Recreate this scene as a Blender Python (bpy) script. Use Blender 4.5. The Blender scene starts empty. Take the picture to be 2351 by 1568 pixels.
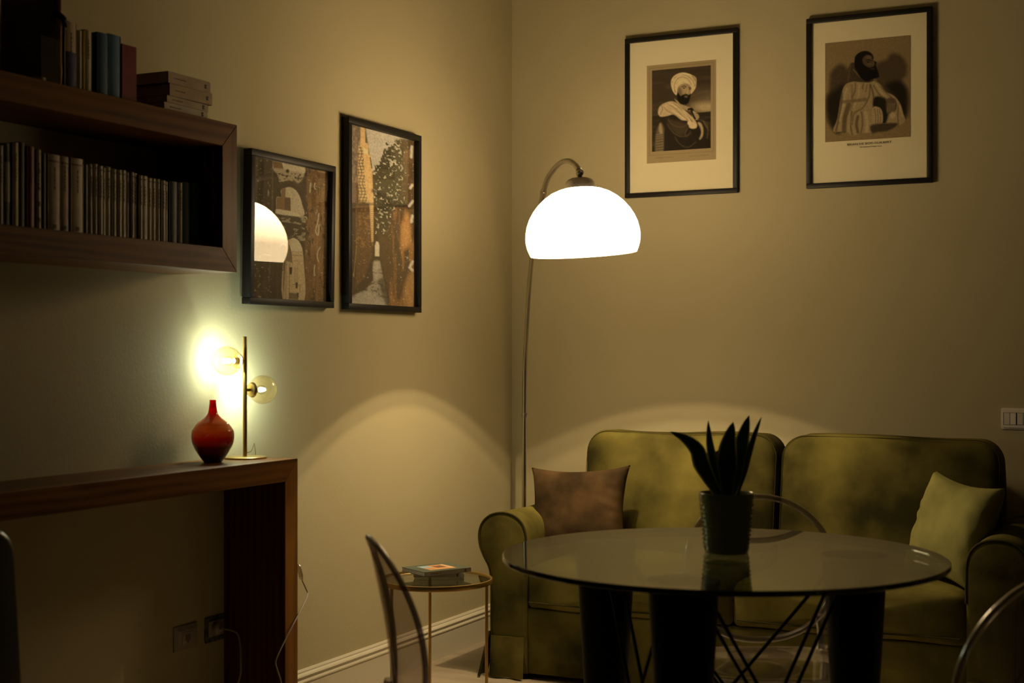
import bpy, bmesh, math, random
import numpy as np
from mathutils import Vector, Matrix, noise
PI = math.pi
R = math.radians
random.seed(7)
scene = bpy.context.scene
C = scene.collection

# ------------------------------------------------------------------ camera, world, exposure
cam_d = bpy.data.cameras.new('camera')
cam = bpy.data.objects.new('camera', cam_d)
C.objects.link(cam)
cam.location = (2.7244, -5.5414, 1.2)
cam.rotation_euler = (R(90), 0, R(26.18))
cam_d.lens = 50
cam_d.sensor_width = 36
cam_d.shift_y = 0.0102
cam_d.clip_start = 0.05
cam_d.dof.use_dof = True
cam_d.dof.focus_distance = 4.9
cam_d.dof.aperture_fstop = 3.6
scene.camera = cam

world = bpy.data.worlds.new('world')
scene.world = world
world.use_nodes = True
bg = world.node_tree.nodes['Background']
bg.inputs['Color'].default_value = (0.10, 0.22, 0.42, 1)      # dusk outside the window
bg.inputs['Strength'].default_value = 0.6

scene.view_settings.view_transform = 'Standard'
scene.view_settings.look = 'None'
scene.view_settings.gamma = 1
scene.view_settings.use_curve_mapping = False
scene.view_settings.exposure = 0.0
scene.cycles.use_denoising = True
scene.cycles.sample_clamp_indirect = 4.0
scene.cycles.transparent_max_bounces = 24

SHADE_POWER = 9.5
BULB_POWER = 27000.0
TABLE_BULB_POWER = 950.0

# ------------------------------------------------------------------ materials
def new_mat(name):
    m = bpy.data.materials.new(name)
    m.use_nodes = True
    nt = m.node_tree
    nt.nodes.clear()
    out = nt.nodes.new('ShaderNodeOutputMaterial')
    return m, nt, out

def pbr(name, col, rough=0.5, metal=0.0, spec=0.5, col2=None, nscale=5, ndetail=3, bump=0.0, bscale=200,
        sheen=0.0, stretch=(1, 1, 1), coat=0.0, ramp=(0.35, 0.65), shift=(0, 0, 0)):
    m, nt, out = new_mat(name)
    b = nt.nodes.new('ShaderNodeBsdfPrincipled')
    nt.links.new(b.outputs[0], out.inputs[0])
    b.inputs['Base Color'].default_value = (*col, 1)
    b.inputs['Roughness'].default_value = rough
    b.inputs['Metallic'].default_value = metal
    b.inputs['Specular IOR Level'].default_value = spec
    b.inputs['Coat Weight'].default_value = coat
    if sheen:
        b.inputs['Sheen Weight'].default_value = sheen
        b.inputs['Sheen Roughness'].default_value = 0.35
        b.inputs['Sheen Tint'].default_value = (*[min(1, c * 3) for c in col], 1)
    tc = nt.nodes.new('ShaderNodeTexCoord')
    mp = nt.nodes.new('ShaderNodeMapping')
    mp.inputs['Scale'].default_value = stretch; mp.inputs['Location'].default_value = shift
    nt.links.new(tc.outputs['Object'], mp.inputs[0])
    if col2 is not None:
        n = nt.nodes.new('ShaderNodeTexNoise')
        n.inputs['Scale'].default_value = nscale
        n.inputs['Detail'].default_value = ndetail
        nt.links.new(mp.outputs[0], n.inputs['Vector'])
        r = nt.nodes.new('ShaderNodeValToRGB')
        r.color_ramp.elements[0].position = ramp[0]
        r.color_ramp.elements[1].position = ramp[1]
        r.color_ramp.elements[0].color = (*col, 1)
        r.color_ramp.elements[1].color = (*col2, 1)
        nt.links.new(n.outputs['Fac'], r.inputs[0])
        nt.links.new(r.outputs[0], b.inputs['Base Color'])
    if bump:
        n2 = nt.nodes.new('ShaderNodeTexNoise')
        n2.inputs['Scale'].default_value = bscale
        n2.inputs['Detail'].default_value = 3
        nt.links.new(mp.outputs[0], n2.inputs['Vector'])
        bp = nt.nodes.new('ShaderNodeBump')
        bp.inputs['Strength'].default_value = bump
        bp.inputs['Distance'].default_value = 0.002
        nt.links.new(n2.outputs['Fac'], bp.inputs['Height'])
        nt.links.new(bp.outputs[0], b.inputs['Normal'])
    return m

def clear(name, tint=(0.95, 0.95, 0.95), rough=0.02, f0=0.04, power=5.0, top=1.0):
    """thin clear glass or plastic: see-through, mirror-like at a grazing angle"""
    m, nt, out = new_mat(name)
    t = nt.nodes.new('ShaderNodeBsdfTransparent')
    t.inputs[0].default_value = (*tint, 1)
    g = nt.nodes.new('ShaderNodeBsdfGlossy')
    g.inputs['Roughness'].default_value = rough
    lw = nt.nodes.new('ShaderNodeLayerWeight')
    lw.inputs['Blend'].default_value = 0.5
    p = nt.nodes.new('ShaderNodeMath'); p.operation = 'POWER'
    nt.links.new(lw.outputs['Facing'], p.inputs[0]); p.inputs[1].default_value = power
    a = nt.nodes.new('ShaderNodeMath'); a.operation = 'MULTIPLY_ADD'
    nt.links.new(p.outputs[0], a.inputs[0]); a.inputs[1].default_value = top - f0; a.inputs[2].default_value = f0
    mx = nt.nodes.new('ShaderNodeMixShader')
    nt.links.new(a.outputs[0], mx.inputs[0]); nt.links.new(t.outputs[0], mx.inputs[1]); nt.links.new(g.outputs[0], mx.inputs[2])
    nt.links.new(mx.outputs[0], out.inputs[0])
    return m

def emit(name, col, s):
    m, nt, out = new_mat(name)
    e = nt.nodes.new('ShaderNodeEmission')
    e.inputs[0].default_value = (*col, 1); e.inputs[1].default_value = s
    nt.links.new(e.outputs[0], out.inputs[0])
    return m

def wood(name, c1, c2, c3, axis=1, rough=0.42):
    m, nt, out = new_mat(name)
    b = nt.nodes.new('ShaderNodeBsdfPrincipled')
    nt.links.new(b.outputs[0], out.inputs[0])
    b.inputs['Roughness'].default_value = rough; b.inputs['Specular IOR Level'].default_value = .18
    tc = nt.nodes.new('ShaderNodeTexCoord')
    mp = nt.nodes.new('ShaderNodeMapping')
    sc = [14, 14, 14]; sc[axis] = 1.1
    mp.inputs['Scale'].default_value = sc
    nt.links.new(tc.outputs['Object'], mp.inputs[0])
    w = nt.nodes.new('ShaderNodeTexNoise')
    w.inputs['Scale'].default_value = 1.6; w.inputs['Detail'].default_value = 5; w.inputs['Distortion'].default_value = 1.4
    nt.links.new(mp.outputs[0], w.inputs['Vector'])
    wv = nt.nodes.new('ShaderNodeTexWave')
    wv.bands_direction = 'Z' if axis != 2 else 'X'
    wv.inputs['Scale'].default_value = 0.9; wv.inputs['Distortion'].default_value = 9; wv.inputs['Detail'].default_value = 3
    wv.inputs['Detail Scale'].default_value = 0.6
    nt.links.new(mp.outputs[0], wv.inputs['Vector'])
    mx = nt.nodes.new('ShaderNodeMath'); mx.operation = 'MULTIPLY_ADD'
    nt.links.new(wv.outputs['Fac'], mx.inputs[0]); mx.inputs[1].default_value = 0.35
    nt.links.new(w.outputs['Fac'], mx.inputs[2])
    r = nt.nodes.new('ShaderNodeValToRGB')
    e = r.color_ramp.elements
    e[0].position = 0.38; e[0].color = (*c1, 1); e[1].position = 0.95; e[1].color = (*c3, 1)
    k = e.new(0.62); k.color = (*c2, 1)
    nt.links.new(mx.outputs[0], r.inputs[0]); nt.links.new(r.outputs[0], b.inputs['Base Color'])
    f = nt.nodes.new('ShaderNodeTexNoise'); f.inputs['Scale'].default_value = 9; f.inputs['Detail'].default_value = 2
    nt.links.new(mp.outputs[0], f.inputs['Vector'])
    bp = nt.nodes.new('ShaderNodeBump'); bp.inputs['Strength'].default_value = 0.25; bp.inputs['Distance'].default_value = 0.001
    nt.links.new(f.outputs['Fac'], bp.inputs['Height']); nt.links.new(bp.outputs[0], b.inputs['Normal'])
    return m

def attr_mat(name, rough=0.7, spec=0.2):
    m, nt, out = new_mat(name)
    b = nt.nodes.new('ShaderNodeBsdfPrincipled')
    nt.links.new(b.outputs[0], out.inputs[0])
    b.inputs['Roughness'].default_value = rough
    b.inputs['Specular IOR Level'].default_value = spec
    a = nt.nodes.new('ShaderNodeVertexColor'); a.layer_name = 'print'
    nt.links.new(a.outputs[0], b.inputs['Base Color'])
    return m

M = {}
M['wall'] = pbr('wall_paint', (0.43, 0.378, 0.228), 0.75, spec=0.25, col2=(0.445, 0.392, 0.238), nscale=2.5, bump=0.25, bscale=90)
M['wall_dark'] = pbr('dark_wall_paint', (0.10, 0.085, 0.06), 0.8, spec=0.2)
M['ceiling'] = pbr('ceiling_paint', (0.20, 0.17, 0.12), 0.8, spec=0.2)
M['trim'] = pbr('trim_paint', (0.62, 0.57, 0.44), 0.35, spec=0.4)
M['trim_dark'] = pbr('trim_line', (0.06, 0.045, 0.03), 0.8)
M['floor'] = pbr('floor_boards', (0.44, 0.37, 0.27), 0.45, col2=(0.33, 0.265, 0.18), nscale=3, ndetail=6, stretch=(1, 4, 1))
M['wood'] = wood('walnut_lengthwise', (0.085, 0.032, 0.007), (0.155, 0.060, 0.013), (0.21, 0.088, 0.020), 1)
M['wood_v'] = wood('walnut_upright', (0.12, 0.048, 0.009), (0.185, 0.076, 0.014), (0.24, 0.105, 0.020), 2)
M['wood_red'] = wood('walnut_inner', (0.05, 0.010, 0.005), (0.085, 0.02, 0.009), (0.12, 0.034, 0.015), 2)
M['seam'] = pbr('joint_line', (0.02, 0.01, 0.005), 0.8)
M['black_frame'] = pbr('black_frame', (0.010, 0.009, 0.008), 0.5, spec=0.25)
M['black'] = pbr('black_lacquer', (0.002, 0.002, 0.002), 0.55, spec=0.08)
M['black_leather'] = pbr('black_leather', (0.004, 0.004, 0.005), 0.28, spec=0.5, bump=0.2, bscale=120)
M['mat'] = pbr('mat_board', (0.93, 0.85, 0.60), 0.8, spec=0.15)
M['caption_ink'] = pbr('caption_ink', (0.10, 0.08, 0.05), 0.8)
M['glass'] = clear('picture_glass', (0.97, 0.97, 0.96), 0.012, 0.042, 4.8)
M['print'] = attr_mat('print')
M['chrome'] = pbr('brushed_chrome', (0.50, 0.46, 0.40), 0.30, 1.0, col2=(0.42, 0.38, 0.33), nscale=30)
M['chrome_pole'] = pbr('chrome_pole', (0.55, 0.52, 0.46), 0.22, 1.0)
M['brass'] = pbr('brushed_brass', (0.50, 0.36, 0.14), 0.35, 1.0)
M['gold'] = pbr('gold_metal', (0.60, 0.40, 0.14), 0.30, 1.0)
def shade_mat():
    """opal glass glows most near the crown, where it is closest to the bulb"""
    m, nt, out = new_mat('lit_opal_shade')
    tc = nt.nodes.new('ShaderNodeTexCoord'); sp = nt.nodes.new('ShaderNodeSeparateXYZ')
    nt.links.new(tc.outputs['Object'], sp.inputs[0])
    mr = nt.nodes.new('ShaderNodeMapRange')
    mr.inputs['From Min'].default_value = 1.60; mr.inputs['From Max'].default_value = 1.77
    mr.inputs['To Min'].default_value = SHADE_POWER; mr.inputs['To Max'].default_value = SHADE_POWER * 4.5
    nt.links.new(sp.outputs['Z'], mr.inputs['Value'])
    e = nt.nodes.new('ShaderNodeEmission'); e.inputs[0].default_value = (1.0, 0.72, 0.39, 1)
    nt.links.new(mr.outputs[0], e.inputs[1]); nt.links.new(e.outputs[0], out.inputs[0])
    return m
M['shade'] = shade_mat()
M['bulb'] = emit('lit_bulb', (1.0, 0.77, 0.45), BULB_POWER)
M['tbulb'] = emit('lit_table_bulb', (0.82, 1.0, 1.0), TABLE_BULB_POWER)
M['tbulb_dim'] = emit('lit_table_bulb_lower', (0.76, 0.98, 1.0), TABLE_BULB_POWER * 1.25)
M['white_trim'] = pbr('opal_collar', (0.75, 0.68, 0.55), 0.4)
M['bulb_glass'] = clear('bulb_glass', (.98, .97, .94), .01, .05, 2.5, .8)
M['globe'] = clear('amber_globe', (1.0, 0.93, 0.76), 0.02, 0.05, 2.6, 0.75)
M['table_glass'] = clear('table_glass', (0.84, 0.90, 0.83), 0.03, 0.06, 3.6)
M['table_edge'] = pbr('table_glass_edge', (0.004, 0.014, 0.014), 0.08, spec=0.8)
M['side_glass'] = clear('side_table_glass', (0.70, 0.72, 0.66), 0.03, 0.06, 4.5)
M['acrylic'] = clear('clear_acrylic', (0.93, 0.915, 0.90), 0.05, 0.06, 2.4, 0.7)
M['acrylic_rim'] = clear('acrylic_rim', (0.74, 0.70, 0.69), 0.22, 0.30, 1.4, 0.95)
M['smoky'] = clear('smoky_acrylic', (0.80, 0.755, 0.74), 0.08, 0.07, 2.6, 0.5)
M['smoky_rim'] = clear('smoky_rim', (0.36, 0.32, 0.33), 0.2, 0.14, 1.5, 0.8)
M['cable'] = clear('clear_cable', (0.8, 0.78, 0.72), 0.1, 0.25, 1.5, 0.8)
M['cable_grey'] = pbr('grey_cable', (0.30, 0.26, 0.20), 0.4)
VS = (0.0, 0.0, 0.0)
M['velvet'] = pbr('olive_velvet', (0.030, 0.026, 0.006), 0.85, spec=0.08, col2=(0.225, 0.190, 0.045), nscale=2.6, ndetail=6, bump=0.5, bscale=420, sheen=0.12, ramp=(0.38, 0.70), shift=VS)
M['velvet_seam'] = pbr('olive_piping', (0.045, 0.040, 0.010), 0.8, spec=0.15)
M['brown_velvet'] = pbr('brown_velvet', (0.030, 0.018, 0.007), 0.8, spec=0.1, col2=(0.085, 0.050, 0.020), nscale=9, ndetail=5, bump=0.5, bscale=420, sheen=0.4)
M['green_velvet'] = pbr('green_pillow_velvet', (0.17, 0.16, 0.048), 0.8, spec=0.15, col2=(0.25, 0.235, 0.075), nscale=8, ndetail=5, bump=0.5, bscale=420, sheen=0.35)
M['plastic'] = pbr('white_plastic', (0.74, 0.68, 0.60), 0.3)
M['plastic_grey'] = pbr('grey_plastic', (0.33, 0.28, 0.24), 0.4)
M['rough_hole'] = pbr('cut_plaster', (0.03, 0.03, 0.035), 0.9, col2=(0.15, 0.13, 0.11), nscale=60)
M['pot'] = pbr('green_glaze', (0.26, 0.27, 0.085), 0.14, spec=0.7, col2=(0.19, 0.20, 0.065), nscale=12)
M['soil'] = pbr('soil', (0.02, 0.013, 0.008), 0.9)
M['leaf'] = pbr('leaf_green', (0.012, 0.045, 0.011), 0.38, col2=(0.022, 0.07, 0.018), nscale=14, stretch=(1, 1, 4))
M['leaf_edge'] = pbr('leaf_yellow_edge', (0.34, 0.34, 0.07), 0.4)
M['page'] = pbr('book_pages', (0.42, 0.36, 0.25), 0.85, col2=(0.30, 0.25, 0.17), nscale=90, stretch=(1, 8, 1))
M['ink'] = pbr('spine_ink', (0.05, 0.035, 0.025), 0.7)
M['parchment'] = pbr('brown_parchment', (0.22, 0.13, 0.05), 0.8, col2=(0.11, 0.06, 0.022), nscale=6, ndetail=5)
M['bamboo'] = pbr('bamboo', (0.34, 0.17, 0.05), 0.45, col2=(0.22, 0.10, 0.03), nscale=20)
M['window_frame'] = pbr('window_frame_paint', (0.6, 0.56, 0.48), 0.4)

def vase_mat():
    m, nt, out = new_mat('red_glass_painted_glow')
    tc = nt.nodes.new('ShaderNodeTexCoord'); sp = nt.nodes.new('ShaderNodeSeparateXYZ')
    nt.links.new(tc.outputs['Object'], sp.inputs[0])
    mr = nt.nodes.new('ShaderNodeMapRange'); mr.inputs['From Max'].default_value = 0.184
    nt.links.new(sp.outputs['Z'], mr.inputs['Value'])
    r = nt.nodes.new('ShaderNodeValToRGB'); e = r.color_ramp.elements  # red glass, dark foot; backlit glow of belly and neck painted into colour ramp
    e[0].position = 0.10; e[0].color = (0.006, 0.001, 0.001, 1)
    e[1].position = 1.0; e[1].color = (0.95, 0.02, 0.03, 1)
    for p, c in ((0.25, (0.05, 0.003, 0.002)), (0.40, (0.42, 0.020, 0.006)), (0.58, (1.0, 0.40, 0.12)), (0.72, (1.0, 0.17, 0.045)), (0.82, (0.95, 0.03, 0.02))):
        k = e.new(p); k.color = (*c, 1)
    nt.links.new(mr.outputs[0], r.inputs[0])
    d = nt.nodes.new('ShaderNodeBsdfDiffuse'); t = nt.nodes.new('ShaderNodeBsdfTranslucent')
    nt.links.new(r.outputs[0], d.inputs[0]); nt.links.new(r.outputs[0], t.inputs[0])
    m1 = nt.nodes.new('ShaderNodeMixShader'); m1.inputs[0].default_value = 0.7
    nt.links.new(d.outputs[0], m1.inputs[1]); nt.links.new(t.outputs[0], m1.inputs[2])
    g = nt.nodes.new('ShaderNodeBsdfGlossy'); g.inputs['Roughness'].default_value = 0.05
    fr = nt.nodes.new('ShaderNodeFresnel'); fr.inputs[0].default_value = 1.5
    m2 = nt.nodes.new('ShaderNodeMixShader')
    nt.links.new(fr.outputs[0], m2.inputs[0]); nt.links.new(m1.outputs[0], m2.inputs[1]); nt.links.new(g.outputs[0], m2.inputs[2])
    nt.links.new(m2.outputs[0], out.inputs[0])
    return m
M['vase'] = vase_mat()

# ------------------------------------------------------------------ helpers
def finish(name, bm, mats, parent=None, smooth=True, angle=40):
    me = bpy.data.meshes.new(name)
    bm.normal_update()
    bmesh.ops.recalc_face_normals(bm, faces=bm.faces[:])
    bm.to_mesh(me); bm.free()
    if not isinstance(mats, (list, tuple)): mats = [mats]
    for m in mats: me.materials.append(m if not isinstance(m, str) else M[m])
    o = bpy.data.objects.new(name, me)
    C.objects.link(o)
    if smooth:
        me.shade_smooth()
        try: me.set_sharp_from_angle(angle=R(angle))
        except Exception: pass
    if parent is not None: o.parent = parent
    return o

def tag(o, label, cat, group=None, kind=None):
    if label: o['label'] = label
    if cat: o['category'] = cat
    if group: o['group'] = group
    if kind: o['kind'] = kind
    return o

def empty(name, loc, label, cat, group=None, rz=0.0):
    o = bpy.data.objects.new(name, None)
    o.empty_display_size = 0.05
    C.objects.link(o)
    o.location = loc; o.rotation_euler = (0, 0, rz)
    return tag(o, label, cat, group)

def copy_tree(o, parent=None):
    c = o.copy(); C.objects.link(c); c.parent = parent
    for ch in list(o.children): copy_tree(ch, c)
    return c

def structure(o):
    o['kind'] = 'structure'
    return o

def box(bm, a, b, bevel=0.0, seg=2, mi=0):
    x0, y0, z0 = a; x1, y1, z1 = b
    t = bmesh.new()
    bmesh.ops.create_cube(t, size=1)
    for v in t.verts:
        v.co = Vector(((x0 + x1) / 2 + v.co.x * (x1 - x0), (y0 + y1) / 2 + v.co.y * (y1 - y0), (z0 + z1) / 2 + v.co.z * (z1 - z0)))
    if bevel: bmesh.ops.bevel(t, geom=t.edges[:], offset=bevel, segments=seg, affect='EDGES', profile=0.5)
    merge(bm, t, mi)

def merge(bm, t, mi=None, mat=None):
    me = bpy.data.meshes.new('tmp')
    if mi is not None:
        for f in t.faces: f.material_index = mi
    if mat is not None: bmesh.ops.transform(t, matrix=mat, verts=t.verts[:])
    t.to_mesh(me); t.free()
    bm.from_mesh(me)
    bpy.data.meshes.remove(me)

def lathe(bm, prof, seg=48, center=(0, 0, 0), mi=0, caps=True, sx=1, sy=1):
    rings = []
    cx, cy, cz = center
    for r, z in prof:
        if r < 1e-6:
            rings.append([bm.verts.new((cx, cy, cz + z))])
        else:
            rings.append([bm.verts.new((cx + sx * r * math.cos(2 * PI * k / seg), cy + sy * r * math.sin(2 * PI * k / seg), cz + z)) for k in range(seg)])
    fs = []
    for a, b in zip(rings, rings[1:]):
        for k in range(seg):
            k2 = (k + 1) % seg
            if len(a) == 1 and len(b) == 1: continue
            if len(a) == 1: fs.append(bm.faces.new((a[0], b[k], b[k2])))
            elif len(b) == 1: fs.append(bm.faces.new((a[k], b[0], a[k2])))
            else: fs.append(bm.faces.new((a[k], b[k], b[k2], a[k2])))
    if caps:
        if len(rings[0]) > 1: fs.append(bm.faces.new(rings[0]))
        if len(rings[-1]) > 1: fs.append(bm.faces.new(rings[-1]))
    for f in fs: f.material_index = mi
    return fs

def spline(pts, n=8, closed=False):
    """Catmull-Rom through the points (any dimension)"""
    P = [np.array(p, float) for p in pts]
    out = []
    N = len(P)
    rng = range(N) if closed else range(N - 1)
    for i in rng:
        if closed: p0, p1, p2, p3 = P[(i - 1) % N], P[i], P[(i + 1) % N], P[(i + 2) % N]
        else: p0, p1, p2, p3 = P[max(i - 1, 0)], P[i], P[i + 1], P[min(i + 2, N - 1)]
        for k in range(n):
            t = k / n
            out.append(0.5 * ((2 * p1) + (-p0 + p2) * t + (2 * p0 - 5 * p1 + 4 * p2 - p3) * t * t + (-p0 + 3 * p1 - 3 * p2 + p3) * t ** 3))
    if not closed: out.append(P[-1])
    return [tuple(p) for p in out]

def tube(bm, pts, r, seg=10, closed=False, mi=0, up=None, flat=1.0):
    """sweep a round (or flattened) section along points; r a number or a list"""
    P = [Vector(p) for p in pts]
    n = len(P)
    rs = r if isinstance(r, (list, tuple)) else [r] * n
    rings = []
    prev = None
    for i in range(n):
        if closed: t = (P[(i + 1) % n] - P[i - 1])
        else: t = P[min(i + 1, n - 1)] - P[max(i - 1, 0)]
        t.normalize()
        if up is not None: a = Vector(up)
        elif prev is None: a = Vector((0, 0, 1)) if abs(t.z) < 0.9 else Vector((1, 0, 0))
        else: a = prev
        a = (a - t * a.dot(t))
        if a.length < 1e-6: a = Vector((1, 0, 0)) - t * t.x
        a.normalize(); prev = a
        b = t.cross(a)
        rr = rs[i] if not isinstance(rs[i], (tuple, list)) else 1
        ra, rb = (rs[i] if isinstance(rs[i], (tuple, list)) else (rr, rr * flat))
        rings.append([bm.verts.new(P[i] + a * (ra * math.cos(2 * PI * k / seg)) + b * (rb * math.sin(2 * PI * k / seg))) for k in range(seg)])
    m = n if closed else n - 1
    for i in range(m):
        A, B = rings[i], rings[(i + 1) % n]
        for k in range(seg):
            f = bm.faces.new((A[k], A[(k + 1) % seg], B[(k + 1) % seg], B[k])); f.material_index = mi
    if not closed:
        f = bm.faces.new(rings[0]); f.material_index = mi
        f = bm.faces.new(list(reversed(rings[-1]))); f.material_index = mi

def round_rect(w, h, r, n=8, cx=0, cz=0, side=6):
    pts = []
    for (sx, sz, a0) in ((1, 1, 0), (-1, 1, 90), (-1, -1, 180), (1, -1, 270)):
        rr = r[(sx, sz)] if isinstance(r, dict) else r
        for k in range(n + 1):
            a = R(a0 + 90 * k / n)
            pts.append((cx + sx * (w / 2 - rr) + rr * math.cos(a), cz + sz * (h / 2 - rr) + rr * math.sin(a)))
    out = []
    for i, p in enumerate(pts):
        q = pts[(i + 1) % len(pts)]
        out.append(p)
        L = math.dist(p, q)
        if L > 0.06:
            m = int(L / 0.04)
            for k in range(1, m): out.append((p[0] + (q[0] - p[0]) * k / m, p[1] + (q[1] - p[1]) * k / m))
    return out

def loft(outline, y0, y1, re, puff0, puff1, rings=7, cuts=6, center=None, fn=None, noise_amp=0.0, nscale=5, seed=0.0):
    """a soft solid: outline in x,z swept from y0 to y1 with rounded rims and puffed faces"""
    bm = bmesh.new()
    if center is None:
        cx = sum(p[0] for p in outline) / len(outline); cz = sum(p[1] for p in outline) / len(outline)
    else: cx, cz = center
    Rm = min(math.dist(p, (cx, cz)) for p in outline)
    levels = []
    sg = 1 if y1 > y0 else -1
    for i in range(rings):
        s = (i / rings) * (1 - re / Rm)
        levels.append((s, y0 - sg * puff0 * (1 - (s / (1 - re / Rm)) ** 2.4)))
    for k in range(5):
        a = PI / 2 * k / 4
        levels.append((1 - re / Rm + re / Rm * math.sin(a), y0 + sg * re * (1 - math.cos(a))))
    for k in range(1, cuts): levels.append((1, y0 + sg * re + (y1 - y0 - 2 * sg * re) * k / cuts))
    for k in range(5):
        a = PI / 2 * (1 - k / 4)
        levels.append((1 - re / Rm + re / Rm * math.sin(a), y1 - sg * re * (1 - math.cos(a))))
    for i in range(rings - 1, -1, -1):
        s = (i / rings) * (1 - re / Rm)
        levels.append((s, y1 + sg * puff1 * (1 - (s / (1 - re / Rm)) ** 2.4)))
    prev = None
    for s, y in levels:
        if s == 0: ring = [bm.verts.new((cx, y, cz))]
        else: ring = [bm.verts.new((cx + (p[0] - cx) * s, y, cz + (p[1] - cz) * s)) for p in outline]
        if prev is not None:
            n = max(len(ring), len(prev))
            for k in range(n):
                k2 = (k + 1) % n
                if len(prev) == 1: bm.faces.new((prev[0], ring[k], ring[k2]))
                elif len(ring) == 1: bm.faces.new((prev[k], ring[0], prev[k2]))
                else: bm.faces.new((prev[k], ring[k], ring[k2], prev[k2]))
        prev = ring
    bm.normal_update()
    if noise_amp:
        for v in bm.verts:
            nn = noise.noise(Vector((v.co.x * nscale + seed, v.co.y * nscale, v.co.z * nscale)))
            v.co += v.normal * nn * noise_amp
    if fn:
        for v in bm.verts: v.co = Vector(fn(v.co))
    return bm

# ------------------------------------------------------------------ the room
def slab(name, a, b, mat):
    bm = bmesh.new(); box(bm, a, b)
    return structure(finish(name, bm, mat, smooth=False))
RX, RY, H = 5.2, -7.6, 3.1
slab('floor', (-0.15, RY - 0.15, -0.12), (RX + 0.15, 0.15, 0), 'floor')
slab('ceiling', (-0.15, RY - 0.15, H), (RX + 0.15, 0.15, H + 0.12), 'ceiling')
slab('wall_left', (-0.15, RY, 0), (0, 0, H), 'wall')
slab('wall_back', (-0.15, 0, 0), (RX + 0.15, 0.15, H), 'wall')
slab('wall_right', (RX, RY, 0), (RX + 0.15, 0, H), 'wall_dark')
bm = bmesh.new()                                  # rear wall with a window hole
wx0, wx1, wz0, wz1 = 0.7, 1.75, 0.9, 2.2
box(bm, (-0.15, RY - 0.15, 0), (wx0, RY, H)); box(bm, (wx1, RY - 0.15, 0), (RX + 0.15, RY, H))
box(bm, (wx0, RY - 0.15, 0), (wx1, RY, wz0)); box(bm, (wx0, RY - 0.15, wz1), (wx1, RY, H))
structure(finish('wall_rear', bm, 'wall_dark', smooth=False))
win = bpy.data.objects.new('window_1', None); C.objects.link(win); structure(win); win.location = (wx0, RY - 0.08, wz0)
bm = bmesh.new()
w_, h_ = wx1 - wx0, wz1 - wz0
for a, b in (((0, -.02, 0), (w_, .03, .06)), ((0, -.02, h_ - .06), (w_, .03, h_)), ((0, -.02, .06), (.06, .03, h_ - .06)),
             ((w_ - .06, -.02, .06), (w_, .03, h_ - .06)), ((w_ / 2 - .04, -.02, .06), (w_ / 2 + .04, .03, h_ - .06))):
    box(bm, a, b, 0.004)
finish('window_frame', bm, 'window_frame', win)
bm = bmesh.new(); box(bm, (.06, 0, .06), (w_ - .06, .006, h_ - .06))
finish('window_pane', bm, 'glass', win, smooth=False)

def baseboard(name, p0, p1, nrm):
    """moulded baseboard along the wall from p0 to p1; nrm points into the room"""
    prof = [(0, 0), (.016, 0), (.016, .096), (.019, .1), (.019, .104), (.013, .110), (.016, .117), (.019, .121), (.016, .126), (.010, .131), (.010, .135), (.006, .141), (0, .141)]
    bm = bmesh.new()
    P0, P1, N = Vector(p0), Vector(p1), Vector(nrm)
    A = [bm.verts.new(P0 + N * d + Vector((0, 0, z))) for d, z in prof]
    B = [bm.verts.new(P1 + N * d + Vector((0, 0, z))) for d, z in prof]
    for i in range(len(prof) - 1): bm.faces.new((A[i], A[i + 1], B[i + 1], B[i]))
    bm.faces.new(A); bm.faces.new(list(reversed(B)))
    structure(finish(name, bm, 'trim', smooth=False))
for ya, yb in ((RY, -4.502), (-4.432, -2.010), (-1.940, 0)):     # broken where the console's end panels meet the wall
    baseboard('baseboard_left', (0, ya, 0), (0, yb, 0), (1, 0, 0))
baseboard('baseboard_back', (0.02, 0, 0), (RX, 0, 0), (0, -1, 0))
baseboard('baseboard_right', (RX, -0.02, 0), (RX, RY, 0), (-1, 0, 0))

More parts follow.
